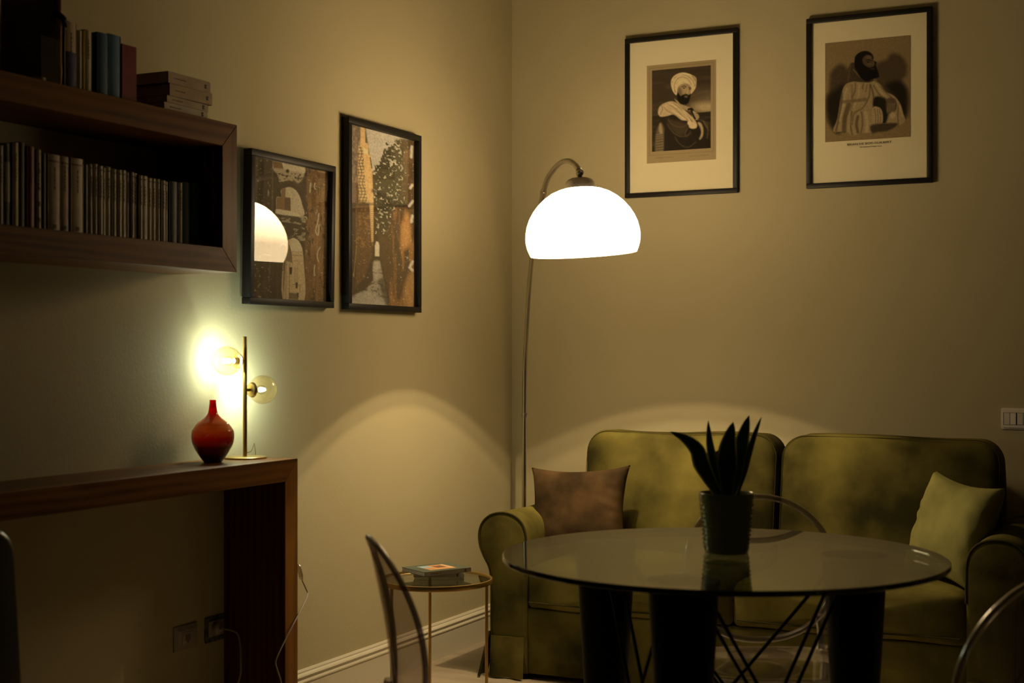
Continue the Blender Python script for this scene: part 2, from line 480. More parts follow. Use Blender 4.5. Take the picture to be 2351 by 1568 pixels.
# ------------------------------------------------------------------ painting prints on a fine grid of coloured points
class Paint:
    def __init__(s, W, Hh, quad, base, seed=1):
        xl, tl, bl, xr, tr, br = quad
        s.W, s.H = W, Hh
        u, v = np.meshgrid((np.arange(W) + .5) / W, (np.arange(Hh) + .5) / Hh)
        s.X = xl + (xr - xl) * u
        yt = tl + (tr - tl) * u; yb = bl + (br - bl) * u
        s.Y = yt + (yb - yt) * v
        s.u, s.v = u, v
        s.c = np.ones((Hh, W, 3)) * np.array(base)
        s.rng = np.random.default_rng(seed)
    def noise(s, sx, sy=None, oct=3):
        sy = sy or sx
        out = np.zeros((s.H, s.W)); amp = 1; tot = 0
        for o in range(oct):
            gx, gy = max(2, int(s.W / sx) + 2), max(2, int(s.H / sy) + 2)
            g = s.rng.random((gy + 1, gx + 1))
            fx = s.u * (gx - 1); fy = s.v * (gy - 1)
            ix = fx.astype(int); iy = fy.astype(int); tx = fx - ix; ty = fy - iy
            tx = tx * tx * (3 - 2 * tx); ty = ty * ty * (3 - 2 * ty)
            out += amp * ((g[iy, ix] * (1 - tx) + g[iy, ix + 1] * tx) * (1 - ty) + (g[iy + 1, ix] * (1 - tx) + g[iy + 1, ix + 1] * tx) * ty)
            tot += amp; amp *= .5; sx = max(1.5, sx / 2); sy = max(1.5, sy / 2)
        return out / tot
    def blend(s, a, col):
        a = np.clip(a, 0, 1)[..., None]
        s.c = s.c * (1 - a) + np.array(col) * a
    def sdf(s, pts):
        n = len(pts); d = np.full(s.X.shape, 1e9); ins = np.zeros(s.X.shape, bool)
        for i in range(n):
            x0, y0 = pts[i]; x1, y1 = pts[(i + 1) % n]
            dx, dy = x1 - x0, y1 - y0
            L = dx * dx + dy * dy + 1e-9
            t = np.clip(((s.X - x0) * dx + (s.Y - y0) * dy) / L, 0, 1)
            d = np.minimum(d, (s.X - x0 - t * dx) ** 2 + (s.Y - y0 - t * dy) ** 2)
            if abs(dy) > 1e-9:
                c = ((y0 > s.Y) != (y1 > s.Y)) & (s.X < dx * (s.Y - y0) / dy + x0)
                ins ^= c
        d = np.sqrt(d)
        return np.where(ins, -d, d)
    def poly(s, pts, col, soft=4, alpha=1, smooth=True, tex=None):
        if smooth: pts = spline(pts, 4, True)
        d = s.sdf(pts)
        a = np.clip(.5 - d / (2 * soft), 0, 1) * alpha
        if tex is not None: a = a * tex
        s.blend(a, col)
    def ell(s, cx, cy, rx, ry, col, soft=.12, alpha=1, rot=0):
        c, q = math.cos(R(rot)), math.sin(R(rot))
        x = (s.X - cx) * c + (s.Y - cy) * q; y = -(s.X - cx) * q + (s.Y - cy) * c
        d = np.sqrt((x / rx) ** 2 + (y / ry) ** 2)
        s.blend(np.clip((1 + soft - d) / (2 * soft), 0, 1) * alpha, col)
    def line(s, pts, w, col, alpha=1, soft=3, smooth=True):
        if smooth and len(pts) > 2: pts = spline(pts, 4)
        d = np.full(s.X.shape, 1e9)
        for (x0, y0), (x1, y1) in zip(pts, pts[1:]):
            dx, dy = x1 - x0, y1 - y0; L = dx * dx + dy * dy + 1e-9
            t = np.clip(((s.X - x0) * dx + (s.Y - y0) * dy) / L, 0, 1)
            d = np.minimum(d, np.hypot(s.X - x0 - t * dx, s.Y - y0 - t * dy))
        s.blend(np.clip((w / 2 + soft - d) / (2 * soft), 0, 1) * alpha, col)
    def grad(s, a, col): s.blend(a, col)
    def mesh(s, name, o, du, dv, parent):
        """o = top-left corner, du across, dv down (Vectors in the parent's frame)"""
        W, Hh = s.W, s.H
        u, v = np.meshgrid(np.linspace(0, 1, W), np.linspace(0, 1, Hh))
        co = np.array(o)[None, None, :] + u[..., None] * np.array(du) + v[..., None] * np.array(dv)
        me = bpy.data.meshes.new(name)
        nv = W * Hh; nf = (W - 1) * (Hh - 1)
        me.vertices.add(nv); me.vertices.foreach_set('co', co.reshape(-1).astype(np.float32))
        idx = np.arange(nv).reshape(Hh, W)
        q = np.stack([idx[:-1, :-1], idx[1:, :-1], idx[1:, 1:], idx[:-1, 1:]], -1).reshape(-1)
        me.loops.add(nf * 4); me.loops.foreach_set('vertex_index', q.astype(np.int32))
        me.polygons.add(nf); me.polygons.foreach_set('loop_start', (np.arange(nf) * 4).astype(np.int32))
        me.update(calc_edges=True)
        ca = me.color_attributes.new('print', 'FLOAT_COLOR', 'POINT')
        rgba = np.concatenate([np.clip(s.c, 0, 1).reshape(-1, 3), np.ones((nv, 1))], 1)
        ca.data.foreach_set('color', rgba.reshape(-1).astype(np.float32))
        me.materials.append(M['print'])
        ob = bpy.data.objects.new(name, me); C.objects.link(ob); ob.parent = parent
        return ob

def art_turban():
    D_, K = (.075, .055, .034), (.018, .013, .009)
    CR, TN = (.72, .60, .38), (.34, .26, .155)
    p = Paint(150, 220, (98, 137, 1360, 980, 60, 1303), (.10, .073, .044), 3)
    n = p.noise(60, 12)
    p.grad(np.clip((n - .5) * 2.4, 0, 1) * .5, (.24, .18, .11))
    p.grad(np.clip((p.X - 520) / 500, 0, 1) * np.clip(1 - abs(p.Y - 640) / 330, 0, 1), (.30, .23, .14))
    p.ell(900, 690, 190, 75, (.52, .42, .26), .6, .9)
    p.poly([(98, 815), (500, 800), (990, 752), (990, 1400), (98, 1400)], (.06, .044, .028), 6, smooth=False)
    p.grad(((p.Y > 780) * np.clip((p.noise(40, 5) - .5) * 3, 0, .4)), (.16, .12, .075))
    # shoulders and dark robe
    p.poly([(250, 830), (330, 760), (500, 790), (640, 880), (800, 900), (900, 980), (950, 1150), (960, 1400), (110, 1400), (150, 1250), (175, 1000)], (.045, .032, .021), 10)
    p.poly([(330, 850), (440, 880), (600, 920), (640, 990), (600, 1080), (520, 1120), (420, 1050), (350, 950)], (.13, .095, .058), 28, .8)
    for pts in ([(350, 880), (430, 960), (560, 985), (640, 940)], [(330, 940), (420, 1070), (560, 1130), (690, 1080)], [(450, 1140), (520, 1240), (640, 1290), (760, 1210)], [(640, 1000), (600, 1080), (620, 1130), (680, 1050)]):
        p.line(pts, 16, (.22, .165, .10), .55, 10)
    # striped sleeve
    p.poly([(215, 930), (245, 915), (285, 1000), (285, 1100), (268, 1370), (150, 1370), (150, 1150), (180, 1000)], (.20, .155, .095), 12)
    p.poly([(215, 940), (240, 940), (262, 1060), (235, 1090), (205, 1040)], (.42, .34, .22), 12)
    for y in (1090, 1120, 1150, 1190, 1230, 1270, 1310, 1345):
        p.line([(165, y + 8), (268, y - 6)], 9, (.42, .34, .22), .7, 5, False)
    # drape
    p.poly([(215, 680), (290, 625), (400, 598), (490, 640), (600, 740), (720, 850), (775, 940), (765, 1000), (700, 1010), (655, 985), (640, 900), (540, 880), (430, 800), (330, 820), (230, 830), (190, 770)], (.56, .46, .29), 7)
    for pts in ([(280, 690), (330, 740), (420, 790), (520, 860)], [(330, 640), (430, 690), (540, 800), (640, 890)], [(420, 620), (520, 700), (620, 800), (700, 900)], [(240, 660), (260, 720), (230, 790)], [(640, 830), (700, 900), (750, 970)]):
        p.line(pts, 10, (.24, .18, .11), .6, 9)
    for pts in ([(300, 670), (380, 640), (470, 690)], [(400, 730), (500, 800), (600, 870)], [(560, 740), (640, 830), (690, 940)]):
        p.line(pts, 14, (.74, .63, .41), .6, 10)
    p.ell(665, 925, 32, 32, (.66, .55, .35), .3)
    p.ell(715, 960, 50, 45, (.64, .53, .34), .3)
    # neck, face
    p.poly([(440, 560), (480, 590), (590, 660), (690, 700), (700, 740), (600, 730), (500, 660)], (.44, .35, .22), 10)
    p.poly([(490, 400), (560, 340), (650, 350), (695, 400), (690, 470), (660, 540), (600, 590), (530, 560), (495, 480)], (.44, .34, .21), 6)
    p.poly([(500, 420), (530, 400), (560, 520), (530, 560), (498, 500)], (.20, .15, .09), 18, .8)
    p.poly([(600, 400), (640, 400), (640, 470), (610, 480)], (.56, .45, .28), 12, .8)
    # beard
    p.poly([(490, 470), (530, 520), (560, 505), (610, 490), (655, 505), (685, 480), (668, 570), (640, 625), (580, 652), (520, 630), (485, 560)], K, 8)
    p.ell(612, 528, 26, 18, (.28, .21, .13), .3)
    p.line([(590, 524), (612, 518), (636, 526)], 8, (.09, .06, .04), .9, 3)
    p.line([(550, 383), (590, 370), (612, 388)], 12, K, .9, 5)
    p.line([(650, 395), (672, 392), (690, 410)], 10, K, .9, 4)
    p.ell(582, 402, 16, 8, K, .4, .9); p.ell(668, 415, 14, 8, K, .4, .9)
    p.line([(622, 400), (618, 450), (600, 482), (625, 492)], 6, (.18, .13, .08), .8, 4)
    # turban
    p.poly([(385, 330), (400, 260), (450, 205), (530, 172), (610, 172), (700, 205), (760, 250), (768, 310), (755, 400), (700, 480), (680, 480), (690, 410), (660, 355), (600, 335), (540, 350), (490, 400), (480, 480), (460, 505), (410, 440)], (.66, .55, .35), 6)
    for pts in ([(450, 460), (440, 360), (480, 270), (560, 235), (640, 270), (690, 350)], [(440, 250), (540, 200), (640, 225), (720, 300), (740, 380)], [(400, 300), (430, 400), (455, 470)], [(700, 220), (755, 290), (750, 370)]):
        p.line(pts, 8, (.30, .23, .14), .75, 6)
    for pts in ([(510, 330), (570, 285), (640, 320)], [(480, 230), (560, 190), (650, 205)], [(412, 330), (430, 420)]):
        p.line(pts, 16, (.80, .69, .46), .6, 10)
    p.poly([(700, 215), (760, 240), (768, 300), (730, 290)], (.42, .33, .2), 8, .6)
    # hand with hilt and pale lining
    p.poly([(700, 745), (745, 760), (795, 800), (805, 850), (770, 880), (720, 850), (700, 800)], (.50, .40, .25), 8)
    for k in range(4): p.line([(725 + k * 8, 790 + k * 22), (785 + k * 5, 785 + k * 24)], 6, (.18, .13, .08), .8, 3, False)
    p.line([(650, 722), (690, 712), (712, 730)], 30, K, 1, 5)
    p.line([(690, 735), (715, 800), (745, 860)], 26, K, 1, 5)
    p.poly([(780, 920), (830, 920), (868, 1000), (865, 1110), (830, 1170), (805, 1165), (835, 1080), (820, 1000)], (.40, .32, .2), 9)
    p.line([(800, 925), (850, 1010), (845, 1120)], 8, (.62, .52, .33), .8, 5)
    p.line([(840, 890), (915, 930), (935, 1030), (925, 1150)], 16, (.20, .15, .09), .8, 10)
    p.line([(870, 900), (900, 960), (925, 1000)], 14, (.30, .23, .14), .7, 8)
    p.c *= (.92 + .16 * p.noise(2, 2, 1))[..., None]
    return p

def art_hooded():
    PA = (.33, .245, .125); K = (.012, .009, .006); DK = (.04, .03, .018)
    p = Paint(190, 260, (68, 165, 1432, 1172, 48, 1360), PA, 5)
    nz = p.noise(14, 14)
    # smoky background
    for pts, a in (([(130, 640), (150, 530), (260, 430), (360, 480), (420, 600), (400, 800), (300, 1280), (190, 1290), (100, 1120), (85, 900), (120, 780)], .85),
                   ([(740, 420), (860, 370), (930, 290), (1040, 310), (1120, 420), (1120, 560), (1070, 640), (1130, 760), (1140, 980), (1110, 1120), (1000, 1150), (820, 800), (720, 600)], .8)):
        p.poly(pts, (.10, .072, .042), 30, a)
    p.poly([(95, 860), (200, 760), (330, 700), (330, 1000), (260, 1270), (200, 1280), (110, 1120)], DK, 40, .95)
    p.poly([(860, 700), (1000, 640), (1120, 740), (1135, 980), (1100, 1100), (1040, 1050), (960, 850)], DK, 40, .95)
    # cloak
    p.poly([(350, 680), (450, 650), (560, 655), (680, 640), (780, 680), (860, 780), (960, 830), (1040, 930), (1080, 1060), (1100, 1160), (1000, 1230), (900, 1280), (700, 1310), (540, 1310), (430, 1345), (340, 1290), (180, 1290), (230, 1130), (270, 900), (300, 760)], (.42, .33, .19), 8)
    sh = ((.12, .088, .05))
    for pts, w in (([(290, 800), (275, 1000), (215, 1280)], 26), ([(380, 950), (330, 1120), (320, 1280)], 60), ([(420, 1040), (400, 1180), (425, 1330)], 20), ([(545, 1040), (560, 1180), (540, 1310)], 16),
                   ([(655, 700), (640, 850), (560, 990), (450, 1060), (425, 1200)], 14), ([(660, 690), (700, 820), (700, 980)], 20), ([(700, 700), (780, 820), (870, 880)], 12), ([(470, 670), (460, 780), (420, 860)], 12),
                   ([(570, 680), (560, 740)], 14), ([(620, 690), (600, 780)], 8), ([(800, 720), (870, 800), (930, 850)], 10), ([(1020, 930), (1010, 1080), (1020, 1220)], 12), ([(500, 1100), (480, 1200), (500, 1300)], 36)):
        p.line(pts, w, sh, .7, 10)
    for pts, w in (([(350, 740), (320, 900), (260, 1150)], 20), ([(520, 700), (500, 850), (440, 980)], 18), ([(600, 1050), (620, 1180), (610, 1290)], 40), ([(740, 690), (800, 790), (860, 840)], 14), ([(950, 860), (1030, 960), (1070, 1100)], 18), ([(400, 1100), (385, 1250)], 12)):
        p.line(pts, w, (.54, .44, .27), .6, 10)
    p.line([(280, 915), (430, 900), (600, 880)], 40, (.23, .165, .095), .75, 10)
    p.line([(420, 700), (430, 900), (400, 1010)], 34, (.26, .19, .11), .5, 10)
    # dark inner side, arm and hands
    p.poly([(710, 860), (780, 840), (870, 890), (900, 1000), (860, 1180), (790, 1180), (700, 980)], DK, 16)
    p.poly([(690, 990), (770, 980), (815, 1040), (820, 1160), (780, 1205), (690, 1200)], (.46, .37, .22), 8)
    for x in (715, 745, 775): p.line([(x, 1000), (x + 15, 1100), (x + 10, 1190)], 8, sh, .7, 5)
    p.poly([(870, 880), (930, 850), (990, 890), (1000, 980), (960, 1040), (880, 1060), (860, 980)], (.20, .145, .085), 10)
    for k in range(4): p.line([(890 + 26 * k, 930), (880 + 24 * k, 1040)], 9, (.36, .28, .17), .7, 5, False)
    p.ell(945, 1080, 30, 40, (.52, .42, .26), .3)
    p.poly([(680, 1205), (985, 1180), (985, 1230), (880, 1285), (760, 1300), (680, 1310)], (.085, .06, .036), 14, .9)
    p.line([(700, 1195), (960, 1180)], 8, (.30, .22, .13), .9, 4, False)
    # hood and head
    p.poly([(455, 410), (400, 425), (365, 520), (350, 660), (430, 650), (560, 660), (660, 660), (700, 620), (560, 560), (480, 470)], (.12, .086, .05), 9)
    p.line([(400, 440), (385, 540), (370, 640)], 18, (.26, .19, .11), .5, 12)
    p.line([(440, 500), (540, 600), (630, 640)], 12, (.30, .225, .135), .7, 8)
    p.poly([(455, 390), (470, 320), (540, 268), (610, 258), (670, 285), (700, 330), (700, 380), (740, 400), (735, 450), (770, 560), (755, 600), (680, 620), (620, 650), (545, 610), (500, 540), (460, 470)], K, 7)
    p.poly([(560, 350), (610, 310), (660, 325), (695, 370), (712, 420), (700, 455), (650, 470), (600, 450), (565, 410)], (.17, .122, .07), 10)
    p.ell(640, 335, 40, 22, (.26, .19, .11), .5, .8)
    p.ell(652, 425, 26, 14, (.22, .16, .09), .5, .8)
    p.line([(690, 370), (708, 420), (700, 440)], 10, (.26, .19, .11), .8, 5)
    p.line([(612, 380), (640, 372), (660, 384)], 9, K, .95, 4); p.ell(632, 400, 14, 7, K, .4)
    p.line([(680, 378), (694, 380)], 8, K, .9, 3)
    p.line([(665, 488), (690, 484), (712, 490)], 8, (.22, .15, .09), .8, 3)
    p.line([(480, 360), (520, 300), (590, 280)], 8, (.05, .036, .022), .8, 6)
    p.c *= (.90 + .2 * p.noise(2, 2, 1))[..., None]
    # faded signatures at the foot
    for x, y in ((200, 1330), (890, 1322)):
        p.line([(x, y), (x + 12, y + 8), (x + 24, y - 2), (x + 40, y + 6)], 3, (.2, .145, .08), .6, 2)
    return p

def art_arches():
    p = Paint(170, 300, (50, 65, 1470, 800, 218, 1503), (.045, .034, .022), 8)
    nv = p.noise(7, 60); nf = p.noise(5, 5)
    p.grad(np.clip((nv - .45) * 3, 0, 1) * .5, (.10, .072, .042))
    # warm ochre wall at the right
    p.poly([(590, 200), (810, 200), (810, 1520), (575, 1520), (580, 900)], (.13, .078, .038), 10, smooth=False)
    p.grad((p.X > 590) * np.clip((p.noise(6, 50) - .45) * 3, 0, 1) * .6, (.25, .145, .07))
    p.grad((p.X > 700) * np.clip((p.noise(8, 90) - .5) * 3, 0, 1) * .6, (.34, .20, .10))
    p.grad((p.X > 575) * np.clip((p.noise(7, 14) - .62) * 5, 0, 1) * .85, (.02, .015, .01))
    # sky at the top between the roofs
    p.poly([(262, 118), (350, 130), (570, 178), (575, 215), (560, 250), (500, 235), (420, 225), (262, 190)], (.42, .385, .30), 5, smooth=False)
    p.poly([(262, 118), (345, 132), (365, 205), (268, 190)], (.14, .08, .042), 4, smooth=False)
    p.poly([(265, 195), (330, 190), (450, 215), (560, 240), (540, 300), (500, 330), (460, 300), (430, 330), (380, 310), (330, 340), (310, 260)], (.30, .265, .2), 8)
    p.grad((p.Y < 460) * (p.X > 265) * (p.X < 585) * (p.Y > 235) * np.clip((p.noise(5, 4) - .55) * 6, 0, 1), (.035, .028, .018))
    p.ell(400, 214, 16, 18, (.03, .024, .016), .3)
    # dark band of creeper, upper arch
    p.poly([(270, 470), (300, 400), (350, 330), (420, 310), (500, 360), (560, 450), (590, 560), (590, 700), (300, 700)], (.04, .03, .02), 6)
    p.poly([(345, 470), (340, 405), (380, 380), (430, 372), (480, 400), (520, 460), (545, 540), (556, 655), (310, 640), (300, 590), (300, 475)], (.40, .37, .29), 4)
    p.poly([(300, 475), (345, 472), (345, 390), (384, 385), (384, 470), (432, 475), (436, 610), (300, 600)], (.17, .105, .058), 4, smooth=False)
    p.poly([(375, 478), (430, 480), (432, 600), (378, 595)], (.085, .056, .034), 4, smooth=False)
    p.poly([(300, 590), (380, 600), (450, 612), (520, 640), (560, 660), (590, 662), (588, 690), (480, 660), (390, 655), (305, 625)], (.50, .46, .36), 5)
    # ivy below with snow
    p.poly([(305, 640), (590, 670), (590, 900), (560, 880), (450, 850), (380, 880), (345, 950), (305, 900)], (.04, .032, .021), 6, smooth=False)
    p.grad((p.Y > 640) * (p.Y < 900) * (p.X > 300) * (p.X < 585) * np.clip((p.noise(9, 5) - .58) * 7, 0, 1) * .8, (.30, .27, .21))
    # lower arch and the street behind it
    p.poly([(380, 1000), (395, 930), (430, 885), (475, 875), (520, 910), (550, 980), (568, 1100), (578, 1495), (370, 1480)], (.42, .355, .24), 4)
    p.poly([(445, 890), (480, 876), (525, 915), (552, 1000), (450, 1000)], (.50, .46, .37), 5, .9)
    p.poly([(385, 930), (410, 905), (450, 1010), (460, 1120), (400, 1100), (375, 1480), (370, 1300)], (.16, .12, .075), 5, smooth=False)
    p.line([(412, 910), (452, 1060)], 5, (.08, .06, .04), .9, 2, False)
    p.line([(440, 1005), (560, 1010)], 6, (.26, .2, .13), .9, 3, False); p.line([(455, 1040), (565, 1048)], 9, (.24, .19, .12), .9, 3, False)
    p.line([(458, 1095), (568, 1105)], 4, (.28, .22, .15), .9, 2, False)
    for x in (480, 512): p.line([(x, 1160), (x, 1300)], 6, (.26, .205, .14), .8, 3, False)
    p.poly([(484, 1165), (510, 1168), (510, 1320), (484, 1315)], (.34, .285, .2), 3, .8, False)
    for x in (392, 410, 425, 440): p.line([(x, 1100), (x - 3, 1480)], 5, (.36, .30, .21), .6, 2, False)
    for x in (400, 433): p.line([(x, 1120), (x - 2, 1480)], 5, (.07, .05, .03), .7, 2, False)
    p.line([(385, 1245), (455, 1255)], 5, (.3, .25, .17), .8, 2, False)
    p.line([(468, 1330), (535, 1335), (535, 1410)], 4, (.07, .05, .03), .9, 2, False)
    for cx, cy, k in ((368, 1010, 1.0), (443, 1190, .55), (502, 1335, .45), (514, 1430, .35)):
        p.poly([(cx - 26 * k, cy - 55 * k), (cx + 28 * k, cy - 55 * k), (cx + 20 * k, cy + 75 * k), (cx - 18 * k, cy + 75 * k)], (.025, .02, .013), 4, smooth=False)
        p.line([(cx - 30 * k, cy - 62 * k), (cx + 2, cy - 82 * k), (cx + 32 * k, cy - 62 * k)], 9 * k, (.34, .3, .23), .8, 3, False)
    p.line([(340, 1130), (350, 1180), (375, 1185), (378, 1100)], 7, (.03, .022, .015), .9, 3)
    p.poly([(430, 1410), (520, 1420), (520, 1480), (430, 1475)], (.06, .045, .03), 6, .8, False)
    # pale sliver and snow flecks
    p.line([(258, 115), (262, 500), (258, 800), (240, 1300)], 10, (.12, .10, .07), .7, 6)
    for pts in ([(715, 630), (708, 700), (685, 800), (712, 840), (718, 740)], [(732, 965), (712, 1000), (705, 1060), (718, 1100)], [(680, 1140), (675, 1200), (682, 1240)], [(672, 330), (665, 370), (678, 390)], [(628, 330), (622, 420)]):
        p.line(pts, 10, (.50, .47, .38), .85, 4)
    m = p.noise(3, 4, 1)
    p.grad(((p.X < 260) | (p.X > 585)) * np.clip((m - .82) * 9, 0, 1) * .6, (.34, .31, .25))
    p.c *= (.8 + .4 * p.noise(2, 2, 1))[..., None]
    return p

def art_alley():
    p = Paint(150, 380, (845, 160, 1385, 1282, 268, 1403), (.05, .037, .024), 11)
    # sky
    p.poly([(925, 150), (1290, 240), (1290, 300), (1180, 260), (1100, 330), (1020, 500), (1000, 480), (990, 400), (975, 290), (960, 180)], (.36, .345, .32), 5, smooth=False)
    # left wall, purple-grey above, dark brown below
    p.poly([(840, 150), (935, 180), (930, 300), (905, 500), (900, 700), (905, 900), (900, 1100), (860, 1400), (840, 1400)], (.13, .10, .082), 6, smooth=False)
    p.grad((p.X < 930) * (p.Y < 560) * np.clip((p.noise(4, 9) - .42) * 4, 0, 1) * .6, (.26, .21, .17))
    p.grad((p.X < 910) * (p.Y > 560) * (p.Y < 980) * np.clip((p.noise(5, 20) - .4) * 4, 0, 1) * .55, (.17, .095, .045))
    p.grad((p.X < 900) * (p.Y > 700), (.05, .036, .023))
    # ochre facade with windows
    p.poly([(930, 180), (958, 190), (960, 290), (978, 295), (980, 370), (995, 380), (1003, 480), (1010, 700), (1005, 980), (975, 900), (945, 500), (928, 320)], (.46, .33, .17), 4, smooth=False)
    p.poly([(948, 330), (975, 335), (975, 370), (948, 362)], (.56, .45, .3), 3, smooth=False)
    p.line([(990, 390), (1000, 460)], 7, (.06, .045, .035), .9, 2, False)
    p.poly([(918, 310), (945, 330), (955, 520), (970, 690), (920, 690), (912, 500)], (.42, .32, .18), 5, smooth=False)
    st = np.minimum(abs(((p.X - 900 + 8 * np.sin(p.Y / 21)) % 20) - 10), abs(((p.Y) % 21) - 10.5) * .95)
    p.grad((p.sdf([(918, 310), (945, 330), (955, 520), (972, 690), (918, 690), (912, 500)]) < 0) * np.clip((3.2 - st) / 2, 0, 1) * .9, (.05, .037, .025))
    p.poly([(905, 690), (985, 700), (1010, 900), (1000, 1060), (960, 1200), (900, 1270), (905, 1000)], (.095, .058, .03), 6, smooth=False)
    p.grad((p.X > 900) * (p.X < 1010) * (p.Y > 690) * (p.Y < 1000) * np.clip((p.noise(4, 4) - .5) * 5, 0, 1) * .7, (.22, .125, .055))
    p.poly([(985, 560), (1010, 620), (1010, 960), (998, 960), (988, 760)], (.50, .36, .19), 4, .9, False)
    for y in range(740, 960, 14): p.line([(990, y), (1008, y + 2)], 3, (.12, .08, .045), .8, 1.5, False)
    p.line([(905, 1000), (888, 1200)], 4, (.27, .24, .08), .6, 2, False)
    # right wall in warm brown
    p.poly([(1060, 420), (1150, 300), (1190, 255), (1290, 262), (1290, 1410), (1120, 1400), (1060, 1100), (1035, 900), (1040, 600)], (.075, .052, .03), 8, smooth=False)
    nn = p.noise(9, 70)
    p.grad((p.X > 1110) * (p.Y > 700) * np.clip((nn - .45) * 4, 0, 1) * .75, (.26, .14, .055))
    p.poly([(1195, 860), (1240, 760), (1260, 900), (1240, 990), (1200, 1000)], (.42, .235, .095), 14, .75)
    p.poly([(1215, 1260), (1275, 1150), (1280, 1390), (1220, 1390)], (.36, .22, .095), 16, .7)
    p.grad((p.X > 1190) * (p.Y > 330) * (p.Y < 700) * np.clip((p.noise(8, 40) - .45) * 4, 0, 1) * .5, (.20, .13, .07))
    # tree with snow, feathered edge
    ed = p.noise(6, 6)
    t = p.sdf([(1165, 260), (1200, 330), (1200, 700), (1120, 760), (1090, 900), (1030, 900), (1035, 800), (1010, 600), (1030, 450), (1075, 380), (1100, 290), (1125, 320)]) + (ed - .5) * 60
    p.grad(np.clip(.5 - t / 8, 0, 1), (.045, .042, .025))
    m = p.noise(4, 4, 2)
    p.grad((t < 12) * np.clip((m - .64) * 8, 0, 1) * .9, (.42, .41, .36))
    p.line([(1010, 615), (1080, 640), (1150, 690), (1250, 715)], 26, (.02, .016, .012), .8, 8)
    p.line([(850, 720), (1000, 705), (1180, 712)], 16, (.02, .016, .012), .7, 8)
    # pale doorway at the end of the alley
    p.poly([(1020, 1058), (1020, 985), (1028, 958), (1042, 960), (1048, 985), (1048, 1058)], (.50, .46, .40), 3, smooth=False)
    # snowy path
    p.poly([(1015, 1090), (1052, 1090), (1072, 1200), (1110, 1400), (840, 1390), (880, 1330), (960, 1290), (1010, 1220), (1005, 1150)], (.24, .225, .20), 5, smooth=False)
    p.grad((p.sdf([(1015, 1090), (1052, 1090), (1072, 1200), (1110, 1400), (840, 1390), (880, 1330), (960, 1290), (1010, 1220), (1005, 1150)]) < 12) * np.clip((p.noise(7, 4) - .52) * 6, 0, 1) * .8, (.06, .05, .04))
    p.poly([(1010, 1100), (1050, 1100), (1045, 1200), (1020, 1210)], (.36, .34, .31), 8, .6)
    p.poly([(870, 1350), (960, 1300), (1060, 1340), (1090, 1392), (860, 1385)], (.30, .29, .275), 14, .8)
    p.poly([(1040, 1220), (1075, 1200), (1120, 1400), (1090, 1395)], (.05, .042, .03), 10, .8, False)
    # snow on the right edge and flecks
    for pts in ([(1265, 310), (1262, 380)], [(1268, 570), (1255, 590)], [(1272, 680), (1248, 712)], [(1270, 780), (1262, 820)], [(1272, 1090), (1250, 1130), (1270, 1150)]):
        p.line(pts, 18, (.52, .50, .47), .85, 5, False)
    m = p.noise(3, 3, 1)
    p.grad((p.X > 1100) * np.clip((m - .86) * 10, 0, 1) * .7, (.40, .38, .33))
    p.grad((p.X < 1000) * (p.Y > 900) * np.clip((m - .88) * 10, 0, 1) * .6, (.34, .31, .26))
    p.c *= (.8 + .4 * p.noise(2, 2, 1))[..., None]
    return p

def contrast(p):
    lum = p.c.mean(2, keepdims=True)
    p.c = np.clip(p.c * (lum / .24) ** .42, 0, .9)
    return p

def punch(p):
    p.c = np.clip(p.c * 1.75, 0, .85)
    return p

# ------------------------------------------------------------------ framed pictures
def frame_bars(bm, w, h, d, b, bevel=.002):
    """w x h frame in local x,z, depth d towards -y, bars b wide with mitred look"""
    box(bm, (0, -d, 0), (w, 0, b), bevel); box(bm, (0, -d, h - b), (w, 0, h), bevel)
    box(bm, (0, -d, b), (b, 0, h - b), bevel); box(bm, (w - b, -d, b), (w, 0, h - b), bevel)

